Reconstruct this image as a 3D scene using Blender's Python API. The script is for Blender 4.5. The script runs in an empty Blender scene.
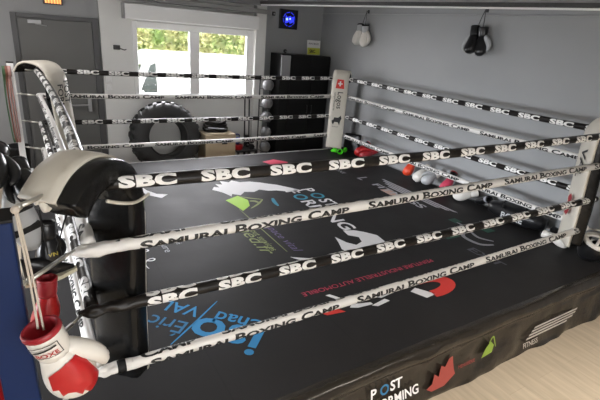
import bpy, bmesh, math, random
from mathutils import Vector, Matrix, noise, Euler
random.seed(4)
PI = math.pi
S = bpy.context.scene
COL = S.collection
# ------------------------------------------------------------------ camera, light, exposure
W0 = 4.386; L0 = 4.595           # rope square; canvas top is z = 0, room floor z = FL
FL = -0.42; CE = 2.52
cam = bpy.data.objects.new('camera', bpy.data.cameras.new('camera')); COL.objects.link(cam)
cam.location = (-0.14624302, -1.92155982, 1.94211331)
cam.rotation_euler = (1.21236546, -0.0789523357, -0.544672091)
cam.data.sensor_width = 36; cam.data.lens = 36 * 440.0282 / 600; cam.data.clip_start = 0.02
S.camera = cam
S.view_settings.view_transform = 'Standard'; S.view_settings.look = 'None'
S.view_settings.gamma = 1; S.view_settings.use_curve_mapping = False
S.view_settings.exposure = -0.22
wd = bpy.data.worlds.new('sky'); S.world = wd; wd.use_nodes = True
bg = wd.node_tree.nodes['Background']; bg.inputs[0].default_value = (0.96, 0.96, 0.97, 1); bg.inputs[1].default_value = 8.0

def light(name, kind, loc, rot, energy, color, **k):
    d = bpy.data.lights.new(name, kind); d.energy = energy; d.color = color
    for a, b in k.items(): setattr(d, a, b)
    o = bpy.data.objects.new(name, d); o.location = loc; o.rotation_euler = rot; COL.objects.link(o); return o
light('sun', 'SUN', (0, 14, 8), (math.radians(48), 0, math.radians(35)), 6.0, (1, .96, .88), angle=.02)
# daylight entering through the window, ceiling tubes behind the camera, then added unseen fills
light('window_daylight', 'AREA', (2.46, 6.05, 1.35), (math.radians(-66), 0, 0), 125, (.96, .95, 1.0), shape='RECTANGLE', size=1.9, size_y=1.05, spread=math.radians(140))
light('ceiling_lamp_near', 'AREA', (0.6, -2.6, 2.46), (0, 0, 0), 50, (1, .92, .81), shape='RECTANGLE', size=1.2, size_y=.3, spread=math.radians(115))
light('ceiling_lamp_right', 'AREA', (3.2, -2.2, 2.46), (0, 0, 0), 58, (1, .91, .79), shape='RECTANGLE', size=1.2, size_y=.3, spread=math.radians(105))
light('ceiling_fill_left', 'AREA', (-.9, 3.7, 2.46), (0, 0, 0), 42, (1, .97, .98), shape='RECTANGLE', size=1.2, size_y=.3)  # unseen lamp, placed to brighten the door wall
light('front_fill', 'AREA', (.4, -4.36, 1.25), (math.radians(90), 0, 0), 26, (1, .97, .92), shape='RECTANGLE', size=3.2, size_y=1.5, spread=math.radians(120))  # added fill behind the unseen front wall, brightens the front ropes
light('left_fill', 'AREA', (-3.36, 1.6, .65), (0, math.radians(-77), 0), 100, (.88, .93, 1.0), shape='RECTANGLE', size=1.1, size_y=2.6, spread=math.radians(50))  # added fill at the unseen left wall, lifts the lower right wall

# ------------------------------------------------------------------ materials
def mat(name, c, rough=.6, metal=0, spec=.5, emit=None, es=0, noise_amt=0, scale=20, bump=0, bscale=60, coat=0, alpha=1, trans=0):
    m = bpy.data.materials.new(name); m.use_nodes = True; nt = m.node_tree; b = nt.nodes['Principled BSDF']
    b.inputs['Base Color'].default_value = (*c, 1); b.inputs['Roughness'].default_value = rough
    b.inputs['Metallic'].default_value = metal; b.inputs['Specular IOR Level'].default_value = spec
    b.inputs['Coat Weight'].default_value = coat; b.inputs['Alpha'].default_value = alpha
    b.inputs['Transmission Weight'].default_value = trans
    if emit: b.inputs['Emission Color'].default_value = (*emit, 1); b.inputs['Emission Strength'].default_value = es
    tc = nt.nodes.new('ShaderNodeTexCoord')
    if noise_amt:
        n = nt.nodes.new('ShaderNodeTexNoise'); n.inputs['Scale'].default_value = scale; n.inputs['Detail'].default_value = 5
        nt.links.new(tc.outputs['Object'], n.inputs['Vector'])
        mx = nt.nodes.new('ShaderNodeMix'); mx.data_type = 'RGBA'
        mx.inputs[6].default_value = (*[x * (1 - noise_amt) for x in c], 1); mx.inputs[7].default_value = (*[min(1, x * (1 + noise_amt)) for x in c], 1)
        nt.links.new(n.outputs[0], mx.inputs[0]); nt.links.new(mx.outputs[2], b.inputs['Base Color'])
    if bump:
        n = nt.nodes.new('ShaderNodeTexNoise'); n.inputs['Scale'].default_value = bscale; n.inputs['Detail'].default_value = 4
        nt.links.new(tc.outputs['Object'], n.inputs['Vector'])
        bp = nt.nodes.new('ShaderNodeBump'); bp.inputs['Strength'].default_value = bump; bp.inputs['Distance'].default_value = .01
        nt.links.new(n.outputs[0], bp.inputs['Height']); nt.links.new(bp.outputs[0], b.inputs['Normal'])
    return m
M = dict(
    wall=mat('painted_wall', (.29, .296, .30), .55, noise_amt=.05, scale=2, bump=.15, bscale=80),
    wall_white=mat('white_wall', (.72, .72, .70), .6, noise_amt=.04, scale=3),
    ceil=mat('ceiling_paint', (.45, .45, .44), .8, noise_amt=.08, scale=3),
    door=mat('grey_door_paint', (.115, .115, .11), .5, noise_amt=.06, scale=2),
    frame=mat('dark_frame', (.07, .07, .072), .45),
    white=mat('white_plastic', (.8, .8, .79), .35),
    dark=mat('dark_metal', (.03, .03, .032), .4),
    lintel=mat('grey_lintel', (.22, .22, .215), .5), beam=mat('dark_beam', (.045, .045, .045), .6, noise_amt=.4, scale=30),
    grey=mat('grey_metal', (.35, .35, .36), .4, .4),
    steel=mat('steel', (.55, .54, .5), .35, .9),
    blue=mat('blue_paint', (.004, .017, .075), .45, spec=.2, noise_amt=.12, scale=3),
    black=mat('black_vinyl', (.006, .006, .006), .26, spec=.25, coat=.06, bump=.35, bscale=14),
    blackm=mat('black_matt', (.008, .008, .008), .6, spec=.25),
    cream=mat('cream_vinyl', (.62, .58, .50), .45, noise_amt=.06, scale=8, bump=.3, bscale=10),
    rope_w=mat('white_rope_vinyl', (.74, .72, .69), .38, noise_amt=.06, scale=12, bump=.25, bscale=30),
    rope_b=mat('black_rope_vinyl', (.010, .008, .007), .35, spec=.3, bump=.3, bscale=30),
    ink=mat('black_print', (.012, .012, .012), .45),
    white_p=mat('white_print', (.80, .79, .77), .4),
    cwhite=mat('white_canvas_print', (.74, .73, .74), .65, spec=.3),
    cgrey=mat('grey_canvas_print', (.34, .34, .37), .65, spec=.3),
    cblue=mat('blue_print', (.03, .22, .46), .6, spec=.3),
    cblue_d=mat('dark_blue_print', (.03, .15, .30), .6, spec=.3),
    cteal=mat('teal_print', (.04, .27, .40), .6, spec=.3),
    cpink=mat('pink_print', (.55, .05, .10), .55),
    cred=mat('red_print', (.66, .05, .04), .55, spec=.3),
    cgreen=mat('green_print', (.38, .66, .05), .6, spec=.3),
    colive=mat('olive_print', (.26, .30, .12), .65, spec=.3),
    cdgreen=mat('dark_green_print', (.006, .07, .045), .6),
    cpurple=mat('purple_print', (.13, .09, .22), .6),
    cpeach=mat('peach_print', (.62, .42, .34), .6),
    red=mat('red_leather', (.42, .012, .014), .32, bump=.15, bscale=25),
    sred=mat('faded_red_print', (.30, .05, .04), .5), swhite=mat('faded_white_print', (.42, .38, .35), .5), cdim=mat('dim_grey_print', (.10, .10, .12), .65, spec=.3),
    cpale=mat('pale_canvas_print', (.50, .50, .54), .65, spec=.3), dgreen=mat('faded_green_print', (.20, .30, .04), .5),
    redd=mat('red_trim', (.30, .012, .02), .4),
    orange=mat('orange_leather', (.70, .06, .02), .35),
    green=mat('green_leather', (.09, .75, .02), .3),
    gwhite=mat('white_leather', (.70, .67, .62), .36, bump=.15, bscale=20),
    ggrey=mat('grey_leather', (.42, .43, .44), .4),
    gblack=mat('black_leather', (.010, .010, .011), .28, spec=.35, coat=.12, bump=.2, bscale=25),
    gold=mat('gold_print', (.45, .36, .06), .4),
    string=mat('cream_cord', (.55, .48, .40), .7),
    rubber=mat('black_rubber', (.028, .028, .028), .62, noise_amt=.5, scale=7, bump=.5, bscale=18),
    ball=mat('grey_rubber', (.17, .17, .175), .4, noise_amt=.1, scale=8),
    box=mat('pale_plywood', (.50, .40, .27), .6, noise_amt=.12, scale=6),
    bluel=mat('blue_plastic', (.02, .03, .22), .35),
    sole=mat('speckled_sole', (.62, .60, .45), .6, noise_amt=.35, scale=90),
    brown=mat('brown_cord', (.16, .05, .03), .6), gcord=mat('green_cord', (.03, .08, .03), .6), pinkc=mat('pink_cord', (.35, .20, .18), .6),
    paint_w=mat('white_car_paint', (.85, .85, .85), .25, coat=.6),
    cglass=mat('car_glass', (.022, .035, .032), .25),
    paving=mat('pale_paving', (.60, .58, .54), .8, noise_amt=.1, scale=4),
    trunk=mat('brown_bark', (.10, .06, .035), .8),
    lamp_or=mat('amber_lamp', (.8, .35, .1), .5, emit=(1, .42, .12), es=1.6),
    lamp_bl=mat('blue_led', (.01, .01, .3), .3, emit=(.03, .05, 1), es=1.6),
    lamp_lb=mat('pale_blue_led', (.1, .2, .8), .3, emit=(.3, .45, 1), es=2.2),
    lamp_w=mat('lamp_diffuser', (.9, .9, .9), .5, emit=(1, .9, .75), es=4),
    yellow=mat('yellow_green_print', (.62, .66, .08), .5),
)
def canvas_mat():
    m = mat('charcoal_canvas', (.036, .035, .036), .5, spec=.19); nt = m.node_tree; b = nt.nodes['Principled BSDF']; N = nt.nodes.new; K = nt.links.new
    tc = N('ShaderNodeTexCoord'); sx = N('ShaderNodeSeparateXYZ'); K(tc.outputs['Object'], sx.inputs[0])
    def mth(op, a, v=None, v2=None):
        n = N('ShaderNodeMath'); n.operation = op
        if hasattr(a, 'links'): K(a, n.inputs[0])
        else: n.inputs[0].default_value = a
        if v is not None:
            if hasattr(v, 'links'): K(v, n.inputs[1])
            else: n.inputs[1].default_value = v
        return n.outputs[0]
    f = mth('ABSOLUTE', mth('SUBTRACT', mth('FRACT', mth('DIVIDE', mth('ADD', sx.outputs[0], -.66 + .47 + 4.7), .94)), .5))
    seam = mth('LESS_THAN', f, .003)
    n1 = N('ShaderNodeTexNoise'); n1.inputs['Scale'].default_value = 1.3; n1.inputs['Detail'].default_value = 6; K(tc.outputs['Object'], n1.inputs['Vector'])
    mx = N('ShaderNodeMix'); mx.data_type = 'RGBA'; mx.inputs[6].default_value = (.014, .0133, .0133, 1); mx.inputs[7].default_value = (.024, .0225, .023, 1); K(n1.outputs[0], mx.inputs[0])
    m2 = N('ShaderNodeMix'); m2.data_type = 'RGBA'; K(mx.outputs[2], m2.inputs[6]); m2.inputs[7].default_value = (.014, .014, .014, 1); K(seam, m2.inputs[0]); K(m2.outputs[2], b.inputs['Base Color'])
    n2 = N('ShaderNodeTexNoise'); n2.inputs['Scale'].default_value = 3; n2.inputs['Detail'].default_value = 5; K(tc.outputs['Object'], n2.inputs['Vector'])
    mr = N('ShaderNodeMapRange'); mr.inputs['To Min'].default_value = .50; mr.inputs['To Max'].default_value = .66; K(n2.outputs[0], mr.inputs[0]); K(mr.outputs[0], b.inputs['Roughness'])
    bp = N('ShaderNodeBump'); bp.inputs['Strength'].default_value = .25; bp.inputs['Distance'].default_value = .01; K(n2.outputs[0], bp.inputs['Height']); K(bp.outputs[0], b.inputs['Normal'])
    return m
M['canvas'] = canvas_mat()
def floor_mat():
    m = mat('pale_wood_floor', (.55, .45, .34), .42); nt = m.node_tree; b = nt.nodes['Principled BSDF']; N = nt.nodes.new; K = nt.links.new
    tc = N('ShaderNodeTexCoord'); mp = N('ShaderNodeMapping'); mp.inputs['Rotation'].default_value = (0, 0, 1.5708); K(tc.outputs['Object'], mp.inputs[0])
    br = N('ShaderNodeTexBrick'); br.inputs['Scale'].default_value = 1; br.inputs['Brick Width'].default_value = 1.3; br.inputs['Row Height'].default_value = .19; br.inputs['Mortar Size'].default_value = .0015
    br.inputs['Color1'].default_value = (.46, .385, .29, 1); br.inputs['Color2'].default_value = (.50, .42, .32, 1); br.inputs['Mortar'].default_value = (.40, .33, .25, 1); K(mp.outputs[0], br.inputs[0])
    n = N('ShaderNodeTexNoise'); n.inputs['Scale'].default_value = 2.5; n.inputs['Detail'].default_value = 8
    m3 = N('ShaderNodeMapping'); m3.inputs['Scale'].default_value = (9, 1, 1); K(tc.outputs['Object'], m3.inputs[0]); K(m3.outputs[0], n.inputs['Vector'])
    mx = N('ShaderNodeMix'); mx.data_type = 'RGBA'; mx.blend_type = 'OVERLAY'; mx.inputs[0].default_value = .35; K(br.outputs[0], mx.inputs[6]); K(n.outputs[0], mx.inputs[7]); K(mx.outputs[2], b.inputs['Base Color'])
    return m
M['floor'] = floor_mat()
def leaf_mat():
    m = mat('hedge_leaves', (.25, .40, .06), .6); nt = m.node_tree; b = nt.nodes['Principled BSDF']; N = nt.nodes.new; K = nt.links.new
    tc = N('ShaderNodeTexCoord'); n = N('ShaderNodeTexNoise'); n.inputs['Scale'].default_value = 2.2; n.inputs['Detail'].default_value = 3; K(tc.outputs['Object'], n.inputs['Vector'])
    cr = N('ShaderNodeValToRGB'); K(n.outputs[0], cr.inputs[0]); e = cr.color_ramp.elements
    e[0].position = .35; e[0].color = (.14, .22, .05, 1); e[1].position = .65; e[1].color = (.38, .36, .16, 1)
    K(cr.outputs[0], b.inputs['Base Color']); return m
M['leaf'] = leaf_mat()
def glass_mat():
    m = bpy.data.materials.new('window_glass'); m.use_nodes = True; nt = m.node_tree; nt.nodes.clear()
    o = nt.nodes.new('ShaderNodeOutputMaterial'); t = nt.nodes.new('ShaderNodeBsdfTransparent'); g = nt.nodes.new('ShaderNodeBsdfGlossy'); g.inputs['Roughness'].default_value = .03
    mx = nt.nodes.new('ShaderNodeMixShader'); mx.inputs[0].default_value = .06
    nt.links.new(t.outputs[0], mx.inputs[1]); nt.links.new(g.outputs[0], mx.inputs[2]); nt.links.new(mx.outputs[0], o.inputs[0]); return m
M['glass'] = glass_mat()

# ------------------------------------------------------------------ mesh helpers
def link(name, bm, m, parent=None, smooth=False, label=None, T=None):
    me = bpy.data.meshes.new(name)
    bmesh.ops.recalc_face_normals(bm, faces=bm.faces)
    bm.to_mesh(me); bm.free()
    for k in (m if isinstance(m, (list, tuple)) else [m]): me.materials.append(M[k] if isinstance(k, str) else k)
    if smooth:
        for p in me.polygons: p.use_smooth = True
    o = bpy.data.objects.new(name, me); COL.objects.link(o)
    if parent: o.parent = parent
    if T is not None: o.matrix_local = T
    if label: o['label'] = label
    return o
def tag(o, label, cat, group=None, kind=None):
    o['label'] = label; o['category'] = cat
    if group: o['group'] = group
    if kind: o['kind'] = kind
    return o
def thing(name, label, cat, loc=(0, 0, 0), rot=(0, 0, 0), group=None, scale=1):
    o = bpy.data.objects.new(name, None); COL.objects.link(o); o.location = loc; o.rotation_euler = rot; o.scale = (scale,) * 3
    o.empty_display_size = .05
    return tag(o, label, cat, group)
def struct(name, bm, m, parent=None, smooth=False):
    o = link(name, bm, m, parent, smooth)
    if not parent: o['kind'] = 'structure'
    return o
def box(bm, x0, x1, y0, y1, z0, z1, bev=0, seg=2):
    r = bmesh.ops.create_cube(bm, size=1)
    vs = r['verts']
    for v in vs: v.co = Vector((x0 + (v.co.x + .5) * (x1 - x0), y0 + (v.co.y + .5) * (y1 - y0), z0 + (v.co.z + .5) * (z1 - z0)))
    if bev:
        es = list({e for v in vs for e in v.link_edges})
        bmesh.ops.bevel(bm, geom=es, offset=bev, segments=seg, affect='EDGES', profile=.5)
    return bm
def B(*a, **k): return box(bmesh.new(), *a, **k)
def ring_pts(c, t, r, n, up=Vector((0, 0, 1)), r2=None, ph=0):
    t = t.normalized(); a = t.cross(up)
    if a.length < 1e-3: a = t.cross(Vector((0, 1, 0)))
    a.normalize(); b = a.cross(t)
    return [c + a * (r * math.cos(ph + 2 * PI * i / n)) + b * ((r2 or r) * math.sin(ph + 2 * PI * i / n)) for i in range(n)]
def loft(bm, rings, cap0=True, cap1=True):
    V = [[bm.verts.new(p) for p in r] for r in rings]
    n = len(V[0])
    for i in range(len(V) - 1):
        for j in range(n):
            bm.faces.new((V[i][j], V[i][(j + 1) % n], V[i + 1][(j + 1) % n], V[i + 1][j]))
    if cap0: bm.faces.new(V[0][::-1])
    if cap1: bm.faces.new(V[-1])
    return V
def tube(bm, pts, r, n=10, up=Vector((0, 0, 1)), closed=False):
    pts = [Vector(p) for p in pts]; m = len(pts); rings = []
    for i, p in enumerate(pts):
        if closed: t = pts[(i + 1) % m] - pts[i - 1]
        else: t = pts[min(i + 1, m - 1)] - pts[max(i - 1, 0)]
        rr = r[i] if isinstance(r, (list, tuple)) else r
        rings.append(ring_pts(p, t, rr, n, up))
    if closed: rings.append(rings[0]); loft(bm, rings, False, False); bmesh.ops.remove_doubles(bm, verts=bm.verts, dist=1e-6)
    else: loft(bm, rings)
    return bm
def spline(pts, n):
    P = [Vector(p) for p in pts]; out = []
    m = len(P) - 1
    for k in range(n + 1):
        u = k / n * m; i = min(int(u), m - 1); t = u - i
        p0 = P[max(i - 1, 0)]; p1 = P[i]; p2 = P[i + 1]; p3 = P[min(i + 2, m)]
        out.append(.5 * ((2 * p1) + (p2 - p0) * t + (2 * p0 - 5 * p1 + 4 * p2 - p3) * t * t + (3 * p1 - p0 - 3 * p2 + p3) * t ** 3))
    return out
def prism(bm, poly, y0, y1, axes='xz'):
    """polygon in two axes extruded along the third"""
    def mk(a, b, c): return Vector((a, c, b)) if axes == 'xz' else (Vector((c, a, b)) if axes == 'yz' else Vector((a, b, c)))
    A = [bm.verts.new(mk(a, b, y0)) for a, b in poly]; C = [bm.verts.new(mk(a, b, y1)) for a, b in poly]
    n = len(poly); bm.faces.new(A); bm.faces.new(C[::-1])
    for i in range(n): bm.faces.new((A[i], A[(i + 1) % n], C[(i + 1) % n], C[i]))
    return bm
def sphere(bm, c, r, sx=1, sy=1, sz=1, seg=16):
    bmesh.ops.create_uvsphere(bm, u_segments=seg, v_segments=max(6, seg // 2), radius=r, matrix=Matrix.Translation(c) @ Matrix.Diagonal((sx, sy, sz, 1)))
    return bm
def torus(bm, c, R, r, nR=40, nr=12, axis='z'):
    pts = []
    for i in range(nR):
        a = 2 * PI * i / nR; u, v = R * math.cos(a), R * math.sin(a)
        pts.append(Vector(c) + (Vector((u, v, 0)) if axis == 'z' else Vector((u, 0, v)) if axis == 'y' else Vector((0, u, v))))
    return tube(bm, pts, r, nr, up={'z': Vector((0, 0, 1)), 'y': Vector((0, 1, 0)), 'x': Vector((1, 0, 0))}[axis], closed=True)
_tc = {}
def text_bm(s, size=1, bold=0, small_caps=False, sx=1, shear=0, align='LEFT', space=1.0):
    """flat lettering in the xy plane, baseline y = 0"""
    cu = bpy.data.curves.new('lettering', 'FONT'); cu.body = s; cu.size = size; cu.offset = bold * size; cu.resolution_u = 3
    cu.shear = shear; cu.align_x = align; cu.space_character = space
    if small_caps:
        cu.small_caps_scale = .78
        for i, ch in enumerate(s):
            if ch.islower(): cu.body_format[i].use_small_caps = True
    o = bpy.data.objects.new('lettering', cu); COL.objects.link(o)
    bpy.context.view_layer.update()
    me = bpy.data.meshes.new_from_object(o.evaluated_get(bpy.context.evaluated_depsgraph_get()))
    bm = bmesh.new(); bm.from_mesh(me)
    bpy.data.objects.remove(o); bpy.data.curves.remove(cu); bpy.data.meshes.remove(me)
    for v in bm.verts: v.co.x *= sx
    return bm
def bm_width(bm):
    xs = [v.co.x for v in bm.verts]; return min(xs), max(xs)
def put(bm, Mx):
    bmesh.ops.transform(bm, matrix=Mx, verts=bm.verts); return bm
def frame(o, x, y):
    """matrix with origin o, local x and y directions"""
    x = Vector(x).normalized(); y = Vector(y); y = (y - x * x.dot(y)).normalized(); z = x.cross(y)
    m = Matrix((x, y, z)).transposed().to_4x4(); m.translation = Vector(o); return m
def flat_poly(bm, poly, z=0):
    vs = [bm.verts.new((a, b, z)) for a, b in poly]; bm.faces.new(vs); bmesh.ops.triangulate(bm, faces=bm.faces[:]); return bm
def ribbon(bm, pts, w, z=0):
    P = spline([(a, b, 0) for a, b in pts], max(2, len(pts) * 5)); L = []
    for i, p in enumerate(P):
        t = (P[min(i + 1, len(P) - 1)] - P[max(i - 1, 0)]).normalized(); n = Vector((-t.y, t.x, 0))
        f = i / (len(P) - 1); ww = w * (.35 + .65 * math.sin(PI * min(1, max(0, f * .9 + .05)))) / 2
        L.append((bm.verts.new(p + n * ww + Vector((0, 0, z))), bm.verts.new(p - n * ww + Vector((0, 0, z)))))
    for a, b in zip(L, L[1:]): bm.faces.new((a[0], a[1], b[1], b[0]))
    return bm

# ------------------------------------------------------------------ room shell
YB = 5.8; XR = 5.02; XL = -3.2; YF = -4.2
WX0, WX1, WZ0, WZ1 = 1.43, 3.55, .79, 1.95
struct('floor', B(XL - .1, XR + .2, YF - .1, YB + .15, FL - .1, FL), 'floor')
struct('ceiling', B(XL - .1, XR + .2, YF - .1, YB + .15, CE, CE + .1), 'ceil')
struct('wall_right', B(XR, XR + .12, YF - .1, YB + .15, FL, CE), 'wall')
bm = bmesh.new(); box(bm, XL - .1, XL, YF - .1, .2, FL, CE); box(bm, XL - .1, XL, 3.0, YB + .15, FL, CE); box(bm, XL - .1, XL, .2, 3.0, FL, 0); box(bm, XL - .1, XL, .2, 3.0, 1.3, CE)  # opening made for the added left window
struct('wall_left', bm, 'wall')
bm = bmesh.new(); box(bm, XL, -1.3, YF - .1, YF, FL, CE); box(bm, 2.1, XR, YF - .1, YF, FL, CE); box(bm, -1.3, 2.1, YF - .1, YF, FL, .4); box(bm, -1.3, 2.1, YF - .1, YF, 2.1, CE)  # gap cut so that the added front fill can enter
struct('wall_front', bm, 'wall')
bm = bmesh.new()
box(bm, XL, .97, YB, YB + .15, FL, CE); box(bm, 3.74, XR, YB, YB + .15, FL, CE)
struct('wall_back', bm, 'wall')
bm = bmesh.new()   # the lighter bay around the window, standing a little proud
box(bm, .97, WX0, YB - .04, YB + .15, FL, CE); box(bm, WX1, 3.74, YB - .04, YB + .15, FL, CE)
box(bm, WX0, WX1, YB - .04, YB + .15, FL, WZ0); box(bm, WX0, WX1, YB - .04, YB + .15, WZ1, CE)
struct('wall_window', bm, 'wall_white')
struct('trim_column', B(3.52, 3.72, YB - .16, YB - .04, FL, CE, bev=.006), 'wall_white')
# window
win = bpy.data.objects.new('window_1', None); COL.objects.link(win); win['kind'] = 'structure'; win.location = (WX0, YB, WZ0)
win_m = Matrix.Translation((-WX0, -YB, -WZ0))
def w(name, bm, m, **k): return link(name, put(bm, win_m), m, win, **k)
bm = bmesh.new(); y0, y1 = YB - .07, YB + .0
box(bm, WX0, WX0 + .07, y0, y1, WZ0, WZ1, .006); box(bm, WX1 - .16, WX1, y0, y1, WZ0, WZ1, .006); box(bm, WX0 + .07, WX1 - .16, y0, y1, WZ1 - .10, WZ1, .006); box(bm, WX0 + .07, WX1 - .16, y0, y1, WZ0, WZ0 + .05, .006)
w('window_frame', bm, 'white')
w('mullion', B(2.34, 2.51, y0 - .012, y1, WZ0 + .05, WZ1 - .1, .006), 'white')
w('window_sill', B(WX0 - .05, WX1 + .05, YB - .13, YB - .04, WZ0 - .035, WZ0, .006), 'white')
w('pane', B(WX0 + .07, 2.34, YB - .035, YB - .029, WZ0 + .05, WZ1 - .1), 'glass')
w('pane', B(2.51, WX1 - .16, YB - .035, YB - .029, WZ0 + .05, WZ1 - .1), 'glass')
def side_window(name, loc, L_, H_, rz):
    o = bpy.data.objects.new(name, None); COL.objects.link(o); o['kind'] = 'structure'; o.location = loc; o.rotation_euler = (0, 0, rz)
    bm = bmesh.new(); box(bm, 0, .06, -.04, .04, 0, H_, .004); box(bm, L_ - .06, L_, -.04, .04, 0, H_, .004); box(bm, .06, L_ - .06, -.04, .04, 0, .06, .004); box(bm, .06, L_ - .06, -.04, .04, H_ - .06, H_, .004)
    link('window_frame', bm, 'white', o); link('mullion', B(L_ / 2 - .03, L_ / 2 + .03, -.04, .04, .06, H_ - .06, .004), 'white', o)
    link('pane', B(.06, L_ / 2 - .03, -.003, .003, .06, H_ - .06), 'glass', o); link('pane', B(L_ / 2 + .03, L_ - .06, -.003, .003, .06, H_ - .06), 'glass', o)
side_window('added_window_left', (XL - .05, .2, 0), 2.8, 1.3, PI / 2)  # added, unseen window that the left fill shines through
side_window('added_window_front', (-1.3, YF - .05, .4), 3.4, 1.7, 0)  # added, unseen window framing the front fill
# shutter box over the window
t = thing('shutter_box', 'long white roller shutter box mounted above the window', 'shutter box', (1.30, YB - .05, 1.96))
put_t = Matrix.Translation((-1.30, -(YB - .05), -1.96))
link('casing', put(B(1.30, 3.53, YB - .26, YB - .05, 1.97, 2.19, .012), put_t), 'white', t)
link('end_cap', put(B(1.285, 1.30, YB - .262, YB - .05, 1.968, 2.192, .004), put_t), 'grey', t)
bm = bmesh.new(); box(bm, .97, 3.72, YB - .30, YB - .05, 2.24, 2.31, .004); box(bm, .97, 3.72, YB - .22, YB - .05, 2.37, 2.46, .004)
struct('trim_lintel', bm, 'lintel')
# ceiling beam with its pale conduit
bm = bmesh.new(); prism(bm, [(3.52, YB - .1), (3.60, YB - .1), (4.66, -.3), (4.58, -.3)], 2.395, 2.435, 'xy'); struct('trim_ceiling_beam', bm, 'beam')
bm = bmesh.new(); prism(bm, [(3.54, YB - .1), (3.57, YB - .1), (4.63, -.3), (4.60, -.3)], 2.372, 2.39, 'xy'); struct('trim_conduit', bm, 'white')
bm = B(XR - .02, XR, -.2, YB, 2.365, 2.375); struct('trim_cable', bm, 'grey')
# door
dr = bpy.data.objects.new('door_1', None); COL.objects.link(dr); dr['kind'] = 'structure'; dr.location = (-.16, YB, FL)
dm = Matrix.Translation((.16, -YB, -FL))
def d(name, bm, m, **k): return link(name, put(bm, dm), m, dr, **k)
bm = bmesh.new(); box(bm, -.17, -.10, YB - .05, YB, FL, 1.93, .004); box(bm, .86, .95, YB - .05, YB, FL, 1.93, .004); box(bm, -.10, .86, YB - .05, YB, 1.87, 1.93, .004)
d('door_frame', bm, 'frame')
d('door_leaf', B(-.095, .855, YB - .035, YB, FL + .01, 1.865, .003), 'door')
bm = bmesh.new(); tube(bm, [(.38, YB - .10, .66), (.74, YB - .10, .66)], .012, 10); box(bm, .36, .40, YB - .11, YB - .036, .63, .69, .004); box(bm, .71, .76, YB - .11, YB - .036, .56, .79, .006)
d('panic_bar', bm, 'grey', label='pale metal push bar')
bm = bmesh.new(); box(bm, .03, .20, YB - .08, YB - .036, 1.80, 1.85, .006); tube(bm, [(.12, YB - .09, 1.80), (.26, YB - .12, 1.78)], .008, 8)
d('door_closer', bm, 'grey')
# emergency lamp above the door
t = thing('emergency_lamp', 'amber-lit emergency lamp box above the grey door', 'lamp', (.375, YB, 2.08))
link('housing', B(-.125, .125, -.07, 0, -.01, .13, .01), 'frame', t)
link('diffuser', B(-.10, .10, -.082, -.071, 0.005, .115, .004), 'lamp_or', t)
bm = bmesh.new()
for k in range(5): box(bm, -.078 + k * .037, -.070 + k * .037, -.09, -.0821, .0, .12)
link('guard', bm, 'dark', t)
# ceiling lamps behind the viewer, plus an unseen one brightening the door wall
for i, (x, y, lb) in enumerate([(.6, -2.6, 'ceiling tube lamp nearest the blue post'), (3.2, -2.2, 'ceiling tube lamp over the pale wooden floor'), (-.9, 3.7, 'unseen ceiling fill lamp brightening the grey door wall')]):
    t = thing('ceiling_lamp', lb, 'lamp', (x, y, CE))
    link('housing', B(-.62, .62, -.16, .16, -.045, 0, .01), 'white', t); link('diffuser', B(-.58, .58, -.13, .13, -.053, -.046), 'lamp_w', t)
# wall fittings
t = thing('wall_hook', 'small black coat hook on the pale wall beside the window', 'hook', (1.19, YB - .04, 1.54))
link('plate', B(-.05, .05, -.02, 0, -.035, .035, .008), 'dark', t)
bm = bmesh.new(); tube(bm, [(.0, -.02, 0), (.03, -.06, -.01), (.10, -.07, -.03), (.13, -.07, -.02)], .008, 8); link('prong', bm, 'dark', t, smooth=True)
for z, lb in ((1.06, 'upper white light switch on the pale wall beside the door'), (.93, 'lower white light switch on the pale wall beside the door')):
    t = thing('light_switch', lb, 'switch', (1.04, YB - .04, z))
    link('plate', B(-.045, .045, -.012, 0, -.045, .045, .006), 'white', t); link('rocker', B(-.02, .02, -.018, -.0125, -.025, .025, .003), 'white', t)

# ------------------------------------------------------------------ outside the window
o = struct('ground_outside', B(-8, 12, YB + .15, 16, FL - .25, FL - .15), 'paving')
def hedge():
    bm = bmesh.new(); nx, nz = 60, 14
    # dense core
    box(bm, -3, 9.5, 10.6, 11.4, FL - .15, 3.2)
    for k in range(15000):
        x = random.uniform(-1, 8.5); z = random.uniform(FL, 3.5); y = 10.6 - random.random() ** 2 * .4 + .15 * noise.noise((x * 1.5, z * 1.5, 0))
        s = random.uniform(.04, .085); e = Euler((random.uniform(-1, 1), random.uniform(-.9, .9), random.uniform(0, 6.28))).to_matrix()
        c = Vector((x, y, z)); q = [e @ Vector(v) * s + c for v in ((-1, 0, 0), (0, -.25, -.5), (1, 0, 0), (0, .1, .5))]
        bm.faces.new([bm.verts.new(p) for p in q])
    return bm
h = link('hedge', hedge(), 'leaf'); tag(h, 'tall yellow-green leafy hedge outside the window', 'hedge', kind='stuff')
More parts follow.
